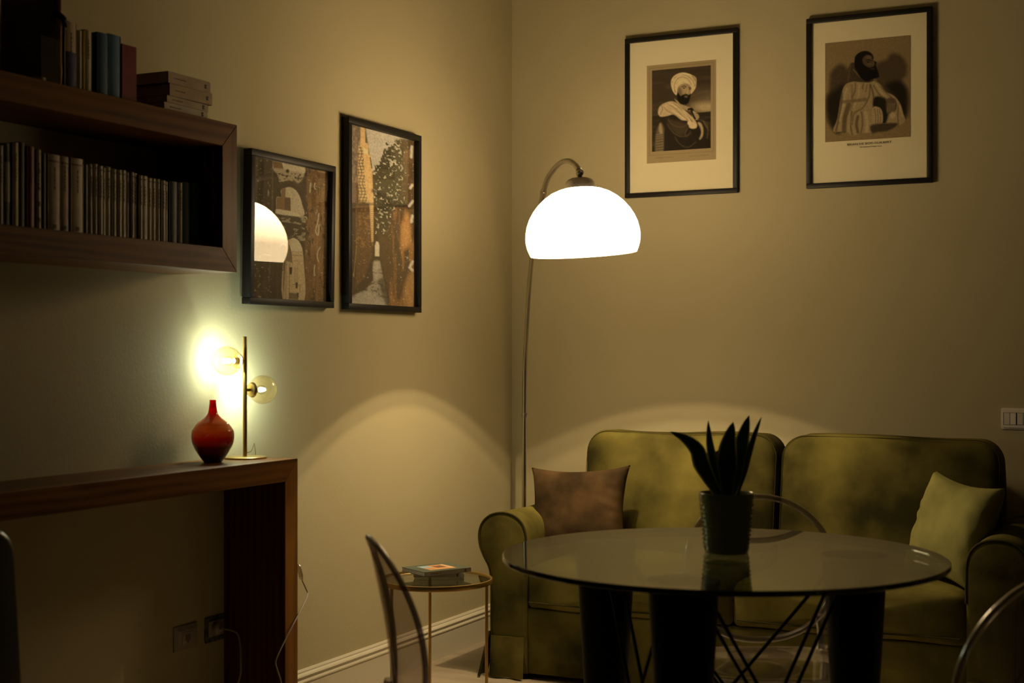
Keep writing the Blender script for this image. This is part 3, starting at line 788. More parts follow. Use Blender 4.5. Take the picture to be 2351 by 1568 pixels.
def picture(loc, rz, w, h, d, b, recess, label, mat_board, art, rect, cap=None, tilt=0.0):
    t = empty('framed_picture', loc, label, 'picture', 'framed pictures on the walls', rz)
    t.rotation_euler = (tilt, 0, rz)
    bm = bmesh.new(); frame_bars(bm, w, h, d, b); finish('frame', bm, 'black_frame', t)
    bm = bmesh.new(); box(bm, (b - .002, -.008, b - .002), (w - b + .002, -.003, h - b + .002))
    finish('mat_board' if mat_board else 'backing_board', bm, 'mat' if mat_board else 'black_frame', t, smooth=False)
    y = -.0095
    if mat_board == 'paper':
        x0, z0, x1, z1 = rect['paper']
        bm = bmesh.new(); box(bm, (x0, -.0092, z0), (x1, -.0078, z1))
        paper = finish('print_paper', bm, pbr('print_paper', (.46, .36, .205), .8), t, smooth=False)
        y = -.0100
        for (px, pz, L) in rect.get('scripts', ()):         # lines of faded handwriting
            bm = bmesh.new(); rnd = random.Random(int(px * 1000)); pts = []
            k = 0; x = px
            while x < px + L:
                pts.append((x, -.0095, pz + (rnd.random() - .4) * .006)); x += .0022
            tube(bm, spline(pts, 2), .0004, 4)
            o = finish('handwriting', bm, 'caption_ink', paper)
        bm = bmesh.new()                                     # thin ruled border round the plate
        bx0, bz0, bx1, bz1 = rect['rule']
        for a, c in (((bx0, bz0), (bx1, bz0 + .002)), ((bx0, bz1 - .002), (bx1, bz1)), ((bx0, bz0), (bx0 + .002, bz1)), ((bx1 - .002, bz0), (bx1, bz1))):
            box(bm, (a[0], -.0096, a[1]), (c[0], -.0092, c[1]))
        finish('ruled_border', bm, pbr('ruled_border', (.34, .255, .145), .8), paper, smooth=False)
    x0, z0, x1, z1 = rect['art']
    art.mesh('print', (x0, y, z1), (x1 - x0, 0, 0), (0, 0, z0 - z1), t)
    if cap:
        for txt, cx, cz, size, wd in cap:
            cu = bpy.data.curves.new('caption', 'FONT'); cu.body = txt; cu.size = size; cu.align_x = 'CENTER'; cu.shear = .35 if size < .01 else 0
            cu.offset = size * .006; cu.extrude = .0001
            o = bpy.data.objects.new('caption', cu); C.objects.link(o); o.parent = t
            o.location = (cx, -.0092, cz); o.rotation_euler = (R(90), 0, 0)
            cu.materials.append(M['caption_ink'])
            bpy.context.view_layer.update()
            k = wd / max(o.dimensions.x, 1e-4)
            me = bpy.data.meshes.new_from_object(o.evaluated_get(bpy.context.evaluated_depsgraph_get()))
            bpy.data.objects.remove(o)
            for v_ in me.vertices: v_.co.x *= k
            o = bpy.data.objects.new('caption', me); C.objects.link(o); o.parent = t
            o.location = (cx, -.0092, cz); o.rotation_euler = (R(90), 0, 0)
    bm = bmesh.new(); box(bm, (b - .001, -recess - .002, b - .001), (w - b + .001, -recess, h - b + .001))
    finish('glass', bm, 'glass', t, smooth=False)
    return t

# on the back wall: local x runs to world +x, local -y into the room
xC, zC = .533, 1.840
picture((xC, 0, zC), 0, .485, .663, .022, .019, .014,
        'black framed portrait print of a bearded man in a white turban', 'paper', contrast(art_turban()),
        {'paper': (.627 - xC, 1.980 - zC, .925 - xC, 2.384 - zC), 'art': (.650 - xC, 2.027 - zC, .903 - xC, 2.3625 - zC),
         'rule': (.638 - xC, 2.012 - zC, .915 - xC, 2.374 - zC), 'scripts': ((.665 - xC, 1.999 - zC, .08), (.81 - xC, 1.999 - zC, .085))})
xD, zD = 1.297, 1.841
picture((xD, 0, zD), 0, .480, .666, .022, .019, .014,
        'black framed portrait print of a bearded man in a hooded cloak, text below', 'plain', contrast(art_hooded()),
        {'art': (1.3695 - xD, 2.020 - zD, 1.696 - xD, 2.4065 - zD)},
        cap=[('BRIAN DE BOIS-GUILBERT.', 1.542 - xD, 2.001 - zD, .0115, .172), ('Nel Ivanhoe di Walter Scott', 1.545 - xD, 1.990 - zD, .007, .085)])
# on the left wall: local x runs to world +y, local -y into the room (+x)
picture((.008, -1.930, 1.350), R(90.95), .487, .485, .032, .021, .020,
        'smaller black framed photograph of snowy stone arches reflecting the lamp', None, punch(art_arches()),
        {'art': (.020, .020, .467, .465)}, tilt=R(.9))
picture((0, -1.350, 1.349), R(90), .508, .672, .032, .021, .020,
        'taller black framed photograph of a snowy narrow alley', None, punch(art_alley()),
        {'art': (.020, .020, .488, .652)})

# ------------------------------------------------------------------ wall shelf and console (square wooden loops)
def wood_loop(name, x1, y0, y1, z0, z1, th, label, cat, floor=False):
    t = empty(name, (0, y1, z0), label, cat)
    def rel(a): return (a[0], a[1] - y1, a[2] - z0)
    def board(nm, pts, mats, inner=None):
        # pts: outline in (y,z), extruded in x 0..x1
        bm = bmesh.new()
        A = [bm.verts.new(rel((0, y, z))) for y, z in pts]; B = [bm.verts.new(rel((x1, y, z))) for y, z in pts]
        bm.faces.new(A); bm.faces.new(list(reversed(B)))
        for i in range(len(pts)):
            j = (i + 1) % len(pts)
            f = bm.faces.new((A[i], A[j], B[j], B[i]))
            if inner is not None and i == inner: f.material_index = 1
        bmesh.ops.recalc_face_normals(bm, faces=bm.faces[:])
        bmesh.ops.bevel(bm, geom=bm.edges[:], offset=.0012, segments=1, affect='EDGES')
        return finish(nm, bm, mats, t, smooth=False)
    board('top_board', [(y0, z1), (y1, z1), (y1 - th, z1 - th), (y0 + (0 if floor else th), z1 - th)] if not floor else [(y0, z1), (y1, z1), (y1 - th, z1 - th), (y0 + th, z1 - th)], ['wood'])
    if not floor:
        board('bottom_board', [(y0, z0), (y1, z0), (y1 - th, z0 + th), (y0 + th, z0 + th)], ['wood'])
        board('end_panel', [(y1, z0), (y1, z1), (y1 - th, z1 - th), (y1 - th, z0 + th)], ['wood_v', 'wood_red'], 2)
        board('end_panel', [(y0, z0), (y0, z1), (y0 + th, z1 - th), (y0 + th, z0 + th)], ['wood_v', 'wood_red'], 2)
    else:
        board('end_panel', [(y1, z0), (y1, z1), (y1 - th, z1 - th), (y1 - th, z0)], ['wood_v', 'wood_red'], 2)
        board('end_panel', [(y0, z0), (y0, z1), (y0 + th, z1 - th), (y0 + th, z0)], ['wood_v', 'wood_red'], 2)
    return t
SH_T, SH_B, TH = 1.846, 1.426, .067
wood_loop('wall_shelf', .235, -4.6, -2.252, SH_B, SH_T, TH, 'dark walnut open box shelf mounted high on the left wall, filled with books', 'shelf')
DK = .876
wood_loop('console_desk', .228, -4.5, -1.942, 0.0, DK, .066, 'dark walnut console desk against the left wall carrying vase and table lamp', 'desk', floor=True)

# ------------------------------------------------------------------ books
def book_mat(c, rough=.55):
    return pbr('cover', c, rough, spec=.3, col2=tuple(k * .8 for k in c), nscale=18)
BM = {}
def bmat(c):
    if c not in BM: BM[c] = book_mat(c)
    return BM[c]
def upright_book(y0, y1, xf, z, h, depth, col, label, cat='book', group=None, round_=True, band=None, title=True, logo=False):
    """spine faces +x, at x = xf"""
    t = empty('book', (xf, (y0 + y1) / 2, z), label, cat, group)
    w = (y1 - y0) - .0006
    bm = bmesh.new()
    box(bm, (-depth, -w / 2, 0), (-depth + .002, -w / 2 + .0016, h))          # cover boards and spine
    bm.free(); bm = bmesh.new()
    box(bm, (-depth, -w / 2, 0), (-.002, -w / 2 + .0014, h)); box(bm, (-depth, w / 2 - .0014, 0), (-.002, w / 2, h))
    n = 8; pr = []
    for k in range(n + 1):
        a = -1 + 2 * k / n
        pr.append((a * w / 2, (-.0035 * a * a) if round_ else 0))
    lo = [bm.verts.new((x, y, 0)) for y, x in pr]; hi = [bm.verts.new((x, y, h)) for y, x in pr]
    lo2 = [bm.verts.new((x - .0035 - .003, y, 0)) for y, x in reversed(pr)]; hi2 = [bm.verts.new((x - .0035 - .003, y, h)) for y, x in reversed(pr)]
    L = lo + lo2; Hh = hi + hi2; m = len(L)
    for i in range(m): bm.faces.new((L[i], L[(i + 1) % m], Hh[(i + 1) % m], Hh[i]))
    bm.faces.new(L); bm.faces.new(Hh)
    finish('cover', bm, bmat(col), t, angle=30)
    bm = bmesh.new(); box(bm, (-depth + .003, -w / 2 + .0014, .002), (-.006, w / 2 - .0014, h - .002))
    finish('pages', bm, 'page', t, smooth=False)
    if band:
        for c, za, zb, yf in band:
            bm = bmesh.new(); e = .0007
            ks = [i for i in range(n + 1) if abs(-1 + 2 * i / n) <= yf]
            A = [bm.verts.new((pr[i][1] + e, pr[i][0], za * h)) for i in ks]; B = [bm.verts.new((pr[i][1] + e, pr[i][0], zb * h)) for i in ks]
            A2 = [bm.verts.new((pr[i][1] - e, pr[i][0], za * h)) for i in ks]; B2 = [bm.verts.new((pr[i][1] - e, pr[i][0], zb * h)) for i in ks]
            for i in range(len(ks) - 1):
                bm.faces.new((A[i], A[i + 1], B[i + 1], B[i])); bm.faces.new((A2[i], A2[i + 1], B2[i + 1], B2[i]))
            finish('spine_band', bm, bmat(c), t)
    if title and w > .008:
        bm = bmesh.new(); rnd = random.Random(int(abs(y0) * 1e4))
        s = min(.0022, w * .13)
        z0 = h * .55; z1 = h * .84
        zz = z0
        while zz < z1:
            L_ = .003 + rnd.random() * .007
            box(bm, (-.0004, -s / 2, zz), (.0006, s / 2, zz + L_)); zz += L_ + .0028
        finish('spine_title', bm, 'ink', t, smooth=False)
    if logo:
        bm = bmesh.new()
        box(bm, (-.0006, -.0042, h * .045), (.0006, .0042, h * .045 + .010)); finish('spine_emblem', bm, 'ink', t, smooth=False)
    return t

# lower compartment of the wall shelf, left to right in the photo
ZB = SH_B + TH
low = [ # y0, y1, top z, colour, depth, label, kwargs
 (-3.092, -3.079, 1.683, (.42, .37, .27), 'cream book at the far left end of the lower shelf row', {}),
 (-3.078, -3.054, 1.690, (.05, .045, .04), 'dark grey book with pale label, left part of lower shelf row', {'band': [((.26, .23, .17), .30, .78, .8)]}),
 (-3.052, -3.033, 1.695, (.44, .36, .22), 'tall tan book between a dark grey and a black book', {}),
 (-3.032, -3.007, 1.699, (.008, .008, .009), 'tall black book to the left of the red book on the lower shelf', {'title': False}),
 (-3.005, -2.981, 1.692, (.17, .012, .014), 'red book standing in the lower shelf row', {}),
 (-2.974, -2.959, 1.688, (.44, .38, .25), 'cream book with patterned spine just right of the red book', {'band': [((.12, .09, .06), .1, .16, .7), ((.12, .09, .06), .3, .36, .7), ((.12, .09, .06), .5, .54, .7), ((.12, .09, .06), .7, .76, .7)]}),
 (-2.957, -2.938, 1.682, (.035, .013, .010), 'dark brown book between the patterned cream and thick tan books', {'title': False}),
 (-2.937, -2.895, 1.682, (.33, .25, .16), 'thick tan paperback with dark band near the top, leftmost of three', {'band': [((.14, .09, .05), .90, .925, 1)], 'logo': True}),
 (-2.894, -2.861, 1.682, (.34, .22, .12), 'orange-tan paperback, middle of three thick paperbacks', {'band': [((.16, .08, .04), .90, .925, 1)], 'logo': True}),
 (-2.859, -2.815, 1.682, (.46, .38, .26), 'thick cream paperback, rightmost of three thick paperbacks', {'band': [((.2, .13, .08), .90, .925, 1)], 'logo': True}),
 (-2.813, -2.796, 1.672, (.02, .014, .012), 'dark book between thick cream paperback and the slim cream row', {'title': False}),
]
bounds = [208, 217, 227, 237, 247, 258, 270, 280, 291, 300, 308, 319, 328, 342, 352, 362, 371, 381, 389]
def sh_y(u):   # measured spacing of the slim spines along the shelf
    t = (u - 1175.5) / 3265.0
    s_ = ((t * (6.175 - .4412 * .19)) - .8974 * .19) / (.8974 * t - .4412)
    return -s_
words = ['first', 'second', 'third', 'fourth', 'fifth', 'sixth', 'seventh', 'eighth', 'ninth', 'tenth', 'eleventh', 'twelfth', 'thirteenth', 'fourteenth', 'fifteenth', 'sixteenth', 'seventeenth', 'eighteenth']
slim_cols = [(.50, .44, .31), (.46, .39, .27), (.42, .36, .26), (.48, .41, .28), (.38, .31, .21)]
rl = random.Random(4)
for i in range(len(bounds) - 1):
    low.append((sh_y(bounds[i]), sh_y(bounds[i + 1]) - .0004, 1.676 - .0008 * i + rl.uniform(-.002, .002), slim_cols[rl.randrange(5)],
                'slim cream paperback, %s from the left in the slim cream row' % words[i], {'band': [((.12, .09, .07), .93, .95, .7)]}))
low += [
 (-2.489, -2.455, 1.664, (.006, .010, .035), 'navy blue book right of the slim cream row', {'title': False}),
 (-2.451, -2.436, 1.664, (.44, .38, .27), 'single cream book between the navy and the dark green books', {}),
 (-2.434, -2.396, 1.668, (.008, .022, .012), 'thick dark green book near the right end of the lower shelf', {'title': False}),
 (-2.394, -2.380, 1.667, (.010, .045, .016), 'green book second from the right end of the lower shelf', {'title': False}),
 (-2.378, -2.354, 1.670, (.008, .032, .013), 'dark green book at the right end of the lower shelf row', {'title': False}),
]
for y0, y1, zt, col, lab, kw in low:
    upright_book(y0, y1, .19 + random.uniform(-.004, .003), ZB, zt - ZB, .125, col, lab, group='books in the lower shelf row', **kw)

# on top of the shelf
ZT = SH_T
tops = [
 (-2.897, -2.856, 2.014, (.50, .38, .26), 'book with white upper and navy lower spine on top of shelf', {'band': [((.012, .025, .13), 0.0, .55, 1)]}),
 (-2.853, -2.838, 1.998, (.50, .45, .30), 'low cream book beside the yellow-striped book, on shelf top', {'title': False}),
 (-2.837, -2.829, 2.000, (.50, .38, .03), 'slim yellow book between two cream books on the shelf top', {'title': False}),
 (-2.828, -2.804, 2.005, (.52, .46, .32), 'taller cream book with printed spine on top of the shelf', {}),
 (-2.784, -2.743, 2.008, (.030, .095, .20), 'darker blue hardback, left of the pair on top of the shelf', {'title': False}),
 (-2.742, -2.697, 2.012, (.065, .17, .30), 'lighter blue hardback beside the red book on the shelf top', {'title': False}),
 (-2.695, -2.640, 1.995, (.20, .006, .012), 'dark red hardback on top of the shelf beside the blue pair', {'title': False, 'round_': False}),
]
for y0, y1, zt, col, lab, kw in tops:
    upright_book(y0, y1, .205, ZT, zt - ZT, .15, col, lab, group='books standing on top of the shelf', **kw)

def flat_book(name_loc, rz, L, Wd, th, cover, label, group, spine=(.45, .36, .25), logo=True, art=None):
    """lies flat; local x = spine length, spine on the -y side"""
    t = empty('book', name_loc, label, 'book', group, rz)
    bm = bmesh.new()
    box(bm, (0, 0, 0), (L, Wd, .0012), 0); box(bm, (0, 0, th - .0012), (L, Wd, th)); box(bm, (0, -.0006, 0), (L, .0014, th))
    finish('cover', bm, [bmat(cover)], t, smooth=False)
    bm = bmesh.new(); box(bm, (0.0005, -.0010, .0004), (L - .0005, -.0004, th - .0004)); finish('spine', bm, bmat(spine), t, smooth=False)
    bm = bmesh.new(); box(bm, (.001, .0014, .0012), (L - .002, Wd - .002, th - .0012)); finish('pages', bm, 'page', t, smooth=False)
    bm = bmesh.new(); rnd = random.Random(int(L * 1e4 + th * 1e5)); s = min(.0022, th * .12); x = L * .13; x1 = L * .36
    while x < x1:
        l_ = .003 + rnd.random() * .006; box(bm, (x, -.0016, th * .5 - s / 2), (x + l_, -.0008, th * .5 + s / 2)); x += l_ + .0026
    finish('spine_title', bm, 'ink', t, smooth=False)
    if logo:
        bm = bmesh.new(); x = L * .86; q = min(.0055, th * .3)
        box(bm, (x, -.0016, th / 2 - q), (x + q * 1.4, -.0008, th / 2 - q * .15)); box(bm, (x, -.0016, th / 2 + q * .15), (x + q * 1.4, -.0008, th / 2 + q))
        box(bm, (x, -.0016, th / 2 - q), (x + q * .35, -.0008, th / 2 + q))
        finish('spine_emblem', bm, 'ink', t, smooth=False)
    if art:
        for (c, x0, y0, x1, y1) in art:
            bm = bmesh.new(); box(bm, (x0 * L, y0 * Wd, th - .0002), (x1 * L, y1 * Wd, th + .0003 + .0002 * art.index((c, x0, y0, x1, y1)))); finish('cover_picture', bm, bmat(c), t, smooth=False)
    return t
zz = ZT
for th, y0, L, cov, sp, lab, rot in ((.021, -2.552, .182, (.16, .10, .06), (.50, .44, .32), 'pale cream book at the bottom of the flat stack', 0),
                                (.019, -2.541, .176, (.12, .07, .04), (.45, .36, .23), 'thin tan book, second from the bottom of the flat stack', .6),
                                (.033, -2.530, .178, (.055, .032, .022), (.47, .35, .22), 'thick tan book, second from the top of the flat stack', -.8),
                                (.031, -2.536, .181, (.10, .065, .04), (.46, .34, .24), 'tan book lying on top of the flat stack', 0.5)):
    flat_book((.222, y0, zz), R(90 + rot), L, .125, th, cov, lab + ' on the shelf', 'books stacked flat on the shelf', sp)
    zz += th + .0004

# glass tea-light box and the bamboo framed parchment lantern
t = empty('glass_box', (.165, -2.961, ZT), 'square clear glass box standing in front of the brown panel on the shelf', 'box')
bm = bmesh.new()
for a, b in (((-.055, -.033, .004), (.055, -.030, .11)), ((-.055, .030, .004), (.055, .033, .11)), ((-.055, -.030, .004), (-.052, .030, .11)), ((.052, -.030, .004), (.055, .030, .11)), ((-.055, -.033, 0), (.055, .033, .004))):
    box(bm, a, b)
finish('glass_wall', bm, clear('box_glass', (.85, .84, .8), .05, .07, 3, .7), t, smooth=False)
bm = bmesh.new(); lathe(bm, [(0, 0.0), (.019, 0.0), (.02, .012), (.017, .013), (.016, .005), (0, .005)], 24, (.012, 0, .0045))
finish('tea_light_cup', bm, 'chrome', t)
t = empty('bamboo_panel', (.108, -2.912, ZT), 'tall brown parchment panel with bamboo edge and black knot on shelf top', 'panel')
bm = bmesh.new(); box(bm, (-.088, -.008, .006), (.086, .008, .52), .001); finish('parchment', bm, 'parchment', t, smooth=False)
for x, y in ((.091, 0), (-.093, 0)):
    bm = bmesh.new(); prof = []
    for k in range(27):
        z = k * .02; prof.append((.0062 + (.0014 if k % 6 == 2 else 0), z))
    lathe(bm, [(0, 0)] + prof + [(0, .52)], 12, (x, y, 0)); finish('edge_pole', bm, 'bamboo', t)
bm = bmesh.new()
tube(bm, spline([(.085, -.006, .180), (.100, -.003, .172), (.099, .008, .164), (.086, .006, .158), (.080, -.006, .168)], 4, True), .0075, 8, True)
tube(bm, [(.095, .004, .165), (.101, .010, .158), (.103, .012, .148)], .0025, 6)
finish('knot', bm, 'black', t)

# ------------------------------------------------------------------ arc floor lamp
lamp = empty('floor_lamp', (.152, -.195, 0), 'chrome arc floor lamp with large lit white dome shade in the corner', 'lamp')
def lrel(p): return (p[0] - .152, p[1] + .195, p[2])
bm = bmesh.new(); lathe(bm, [(0, 0), (.125, 0), (.127, .006), (.127, .020), (.122, .026), (.03, .030), (.02, .05), (0, .05)], 48); finish('base', bm, 'chrome_pole', lamp)
path = [(.150, -.193, .04), (.152, -.195, .55), (.155, -.199, .85), (.163, -.211, 1.124), (.185, -.240, 1.286), (.217, -.282, 1.464), (.254, -.331, 1.600)]
bm = bmesh.new(); tube(bm, [lrel(p) for p in spline(path, 6)], .0095, 16); finish('pole', bm, 'chrome_pole', lamp)
path2 = [(.254, -.331, 1.600), (.290, -.378, 1.672), (.326, -.425, 1.737), (.394, -.515, 1.838), (.451, -.591, 1.877), (.553, -.725, 1.898), (.640, -.839, 1.889), (.705, -.925, 1.860), (.738, -.968, 1.836)]
bm = bmesh.new(); tube(bm, [lrel(p) for p in spline(path2, 7)], .0108, 16); finish('arc_arm', bm, 'chrome', lamp)
bm = bmesh.new()
for p, q in (((.376, -.490, 1.815), (.386, -.504, 1.829)), ((.1565, -.2015, .93), (.157, -.202, .945))):
    a, b = Vector(lrel(p)), Vector(lrel(q)); tube(bm, [a, b], .0128, 16)
finish('collar', bm, 'chrome', lamp)
bm = bmesh.new(); bmesh.ops.create_uvsphere(bm, u_segments=20, v_segments=12, radius=.014, matrix=Matrix.Translation(lrel((.744, -.976, 1.826))))
t_ = bmesh.new(); lathe(t_, [(0, -.017), (.006, -.017), (.006, .017), (0, .017)], 12); merge(bm, t_, 0, Matrix.Translation(lrel((.744, -.976, 1.826))) @ Matrix.Rotation(R(90), 4, 'X') @ Matrix.Rotation(R(40), 4, 'Y'))
finish('swivel_joint', bm, 'chrome', lamp)
# the shade leans a little: raised on its right side as seen from the camera
axis = Vector((.8974, .4412, 0)); fwd = Vector((-.4412, .8974, 0))
sh_m = Matrix.Translation(lrel((.757, -.971, 1.541))) @ Matrix.Rotation(R(-3.2), 4, fwd)
bm = bmesh.new()
outer = [(.186, 0), (.192, .014), (.1975, .030), (.2005, .048), (.201, .062), (.1995, .080), (.194, .105), (.184, .130), (.169, .155), (.150, .178), (.128, .198), (.102, .215), (.075, .226), (.050, .232)]
inner = [(r - .004, z - (.003 if z > .15 else 0)) for r, z in reversed(outer)]
lathe(bm, outer + inner + [(.182, 0), (.186, 0)], 72, caps=False)
bmesh.ops.remove_doubles(bm, verts=bm.verts[:], dist=1e-5)
bmesh.ops.transform(bm, matrix=sh_m, verts=bm.verts[:]); finish('lamp_shade', bm, 'shade', lamp, angle=80)
bm = bmesh.new(); lathe(bm, [(.053, .226), (.056, .231), (.0545, .238), (.050, .252), (.042, .262), (.030, .267), (.010, .269), (.009, .285), (0, .285)], 40, caps=True)
bmesh.ops.transform(bm, matrix=sh_m, verts=bm.verts[:]); finish('shade_cap', bm, 'chrome', lamp)
bm = bmesh.new(); lathe(bm, [(0, .225), (.02, .225), (.02, .172), (.012, .160), (0, .160)], 24)
bmesh.ops.transform(bm, matrix=sh_m, verts=bm.verts[:]); finish('socket', bm, 'white_trim', lamp)
bm = bmesh.new(); lathe(bm, [(.012, .162), (.016, .158), (.0195, .148), (.0185, .134), (.011, .124), (0, .121)], 24, caps=False)
bmesh.ops.transform(bm, matrix=sh_m, verts=bm.verts[:]); bg_ = finish('bulb', bm, 'bulb_glass', lamp, angle=180)
for h_f in (.1365, .1535):                                    # two short glowing filaments, one above the other
    bm = bmesh.new(); lathe(bm, [(0, h_f - .0035), (.0035, h_f - .0024), (.005, h_f), (.0035, h_f + .0024), (0, h_f + .0035)], 14)
    bmesh.ops.transform(bm, matrix=sh_m, verts=bm.verts[:]); finish('filament', bm, 'bulb', bg_)

# ------------------------------------------------------------------ table lamp on the console
tl = empty('table_lamp', (.085, -2.015, DK), 'brass table lamp with two clear amber glass globes, lit', 'lamp')
bm = bmesh.new(); lathe(bm, [(0, 0), (.064, 0), (.0655, .002), (.0655, .005), (.064, .006), (0, .0065)], 56); finish('base', bm, 'brass', tl)
bm = bmesh.new(); lathe(bm, [(0, .006), (.0066, .006), (.0066, .369), (.006, .371), (0, .371)], 20); finish('pole', bm, 'brass', tl)
ax = Vector((.248, .969, 0)).normalized()
for sgn, z, mt, lab in ((-1, .297, 'tbulb', 'bright'), (1, .208, 'tbulb_dim', 'dim')):
    rot = (ax * sgn).to_track_quat('Z', 'Y').to_matrix().to_4x4()
    mm = Matrix.Translation((0, 0, z)) @ rot
    bm = bmesh.new(); lathe(bm, [(0, .004), (.0045, .004), (.0045, .018), (.010, .019), (.020, .021), (.0235, .026), (.0235, .029), (0, .030)], 32)
    bmesh.ops.transform(bm, matrix=mm, verts=bm.verts[:]); finish('cup', bm, 'brass', tl)
    bm = bmesh.new(); rg = .0445; prof = []
    a0 = math.asin(.022 / rg)
    for k in range(25): a = PI - a0 - (PI - a0) * k / 24; prof.append((max(rg * math.sin(a), 0 if k == 24 else 1e-4), .030 + rg * math.cos(a0) + rg * math.cos(a)))
    prof[-1] = (0, prof[-1][1])
    lathe(bm, prof, 40, caps=False)
    bmesh.ops.transform(bm, matrix=mm, verts=bm.verts[:]); g_ = finish('globe', bm, 'globe', tl, angle=180)
    bm = bmesh.new(); lathe(bm, [(0, .030), (.0095, .030), (.0095, .044), (0, .046)], 20)
    bmesh.ops.transform(bm, matrix=mm, verts=bm.verts[:]); finish('lamp_holder', bm, 'brass', tl)
    bm = bmesh.new(); lathe(bm, [(0, .052), (.0045, .0535), (.0072, .058), (.0072, .064), (.005, .070), (0, .072)], 16)
    bmesh.ops.transform(bm, matrix=mm, verts=bm.verts[:]); bl = finish('bulb', bm, mt, tl)
    bm = bmesh.new(); lathe(bm, [(.0085, .044), (.011, .050), (.0145, .060), (.0135, .069), (.008, .077), (0, .080)], 24, caps=False)
    bmesh.ops.transform(bm, matrix=mm, verts=bm.verts[:]); finish('bulb_glass', bm, 'bulb_glass', bl, angle=180)
bm = bmesh.new()
tube(bm, spline([(.006, .004, .018), (.000, .03, .020), (-.010, .055, .034), (-.022, .075, .040), (-.035, .095, .036), (-.050, .118, .022), (-.060, .135, .006), (-.066, .142, -.02), (-.070, .150, -.10), (-.02, .150, -.25), (.09, .145, -.335)], 8), .0016, 8)
finish('cord', bm, 'cable', tl)
bm = bmesh.new()
tube(bm, [(.094, .143, -.335), (.098, .142, -.342), (.102, .141, -.352), (.106, .141, -.366), (.108, .141, -.375), (.112, .141, -.384)], [.004, .008, .0085, .0085, .008, .003], 12, flat=.7)
finish('cord_switch', bm, clear('clear_switch', (.75, .7, .66), .2, .25, 1.5, .8), tl)
bm = bmesh.new()
tube(bm, spline([(.112, .141, -.384), (.118, .152, -.410), (.126, .150, -.428), (.145, .095, -.455), (.160, .020, -.500), (.162, -.045, -.560), (.160, -.065, -.590), (.162, -.060, -.615), (.166, -.048, -.650), (.168, -.042, -.690), (.160, -.055, -.740), (.140, -.07, -.80), (.10, -.08, -.868), (.02, -.09, -.872)], 8), .0022, 8)
finish('cord', bm, 'cable_grey', tl)

# red vase
bm = bmesh.new()
k_ = .0003067
vp = [(85, 0), (90, 12), (120, 52), (165, 122), (195, 192), (202, 252), (197, 300), (185, 322), (150, 372), (115, 402), (85, 425), (58, 452), (44, 480), (37, 522), (32, 560), (30.5, 590), (31, 598)]
pr = spline([(a * k_, b * k_) for a, b in vp], 4)
prof = [(0, 0)] + pr + [(pr[-1][0] - .0018, pr[-1][1]), (pr[-1][0] - .0018, pr[-1][1] - .02)]
lathe(bm, prof, 56, caps=False)
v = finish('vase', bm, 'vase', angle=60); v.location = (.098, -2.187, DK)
tag(v, 'round red glass bottle vase with narrow neck on the console desk', 'vase')

# ------------------------------------------------------------------ wall plates, socket and its cable
t = empty('wall_plate', (0, -2.194, .357), 'square blank-centred white wall plate under the console, left of socket', 'wall plate')
def plate(bm, w, h, d, rim, mi=0):
    # bevelled plate on the wall, local y across, x out, z up
    A = [(-w / 2, -h / 2), (w / 2, -h / 2), (w / 2, h / 2), (-w / 2, h / 2)]
    L0 = [bm.verts.new((0, y, z)) for y, z in A]
    L1 = [bm.verts.new((d * .4, y, z)) for y, z in A]
    L2 = [bm.verts.new((d, y * (1 - rim / (w / 2)), z * (1 - rim / (h / 2)))) for y, z in A]
    for P, Q in ((L0, L1), (L1, L2)):
        for i in range(4): bm.faces.new((P[i], P[(i + 1) % 4], Q[(i + 1) % 4], Q[i]))
    bm.faces.new(L2); bm.faces.new(L0)
bm = bmesh.new(); plate(bm, .105, .073, .011, .014); finish('cover_plate', bm, 'plastic_grey', t, smooth=False)
bm = bmesh.new(); box(bm, (.0105, -.025, -.018), (.0125, .025, .018), .0006); ins = finish('insert', bm, 'plastic_grey', t)
bm = bmesh.new(); box(bm, (.0125, -.010, -.009), (.0135, .010, .009), .0003); box(bm, (.0125, -.003, -.014), (.0135, .003, -.010)); finish('port', bm, pbr('port', (.16, .13, .11), .6), ins)
t = empty('power_socket', (0, -2.052, .360), 'wall power socket without cover plate, plugged in beside console leg', 'socket')
bm = bmesh.new(); rnd = random.Random(3)
ring = [bm.verts.new((.0015, y * (1 + rnd.uniform(-.06, .06)), z * (1 + rnd.uniform(-.06, .06)))) for y, z in round_rect(.100, .078, .006, 4)]
back = [bm.verts.new((0, v_.co.y, v_.co.z)) for v_ in ring]
bm.faces.new(ring); bm.faces.new(list(reversed(back)))
for i in range(len(ring)): bm.faces.new((ring[i], ring[(i + 1) % len(ring)], back[(i + 1) % len(ring)], back[i]))
finish('wall_opening', bm, 'rough_hole', t, smooth=False)
bm = bmesh.new(); box(bm, (.0015, -.036, -.024), (.007, .036, .024), .0015); body = finish('socket_body', bm, 'plastic_grey', t)
bm = bmesh.new()
for y in (.012, .020, .028): box(bm, (.007, y - .0016, .008), (.0075, y + .0016, .012))
finish('socket_hole', bm, 'ink', body)
bm = bmesh.new(); t2 = bmesh.new(); lathe(t2, [(0, 0), (.018, 0), (.019, .006), (.018, .014), (.008, .020), (.006, .030), (0, .032)], 28)
merge(bm, t2, 0, Matrix.Rotation(R(90), 4, 'Y'))
pc = empty('power_cable', (.0075, -2.060, .360), 'grey plug and cable hanging from the socket under the console', 'cable')
finish('plug', bm, 'plastic_grey', pc)
bm = bmesh.new(); tube(bm, spline([(.030, 0, 0), (.052, .006, -.002), (.075, .012, -.014), (.096, -.002, -.050), (.106, -.014, -.085), (.112, -.025, -.130), (.100, -.045, -.19), (.085, -.06, -.27), (.09, -.10, -.345), (.06, -.25, -.3565), (.04, -.5, -.3565)], 8), .0028, 8)
finish('cord', bm, 'cable_grey', pc)
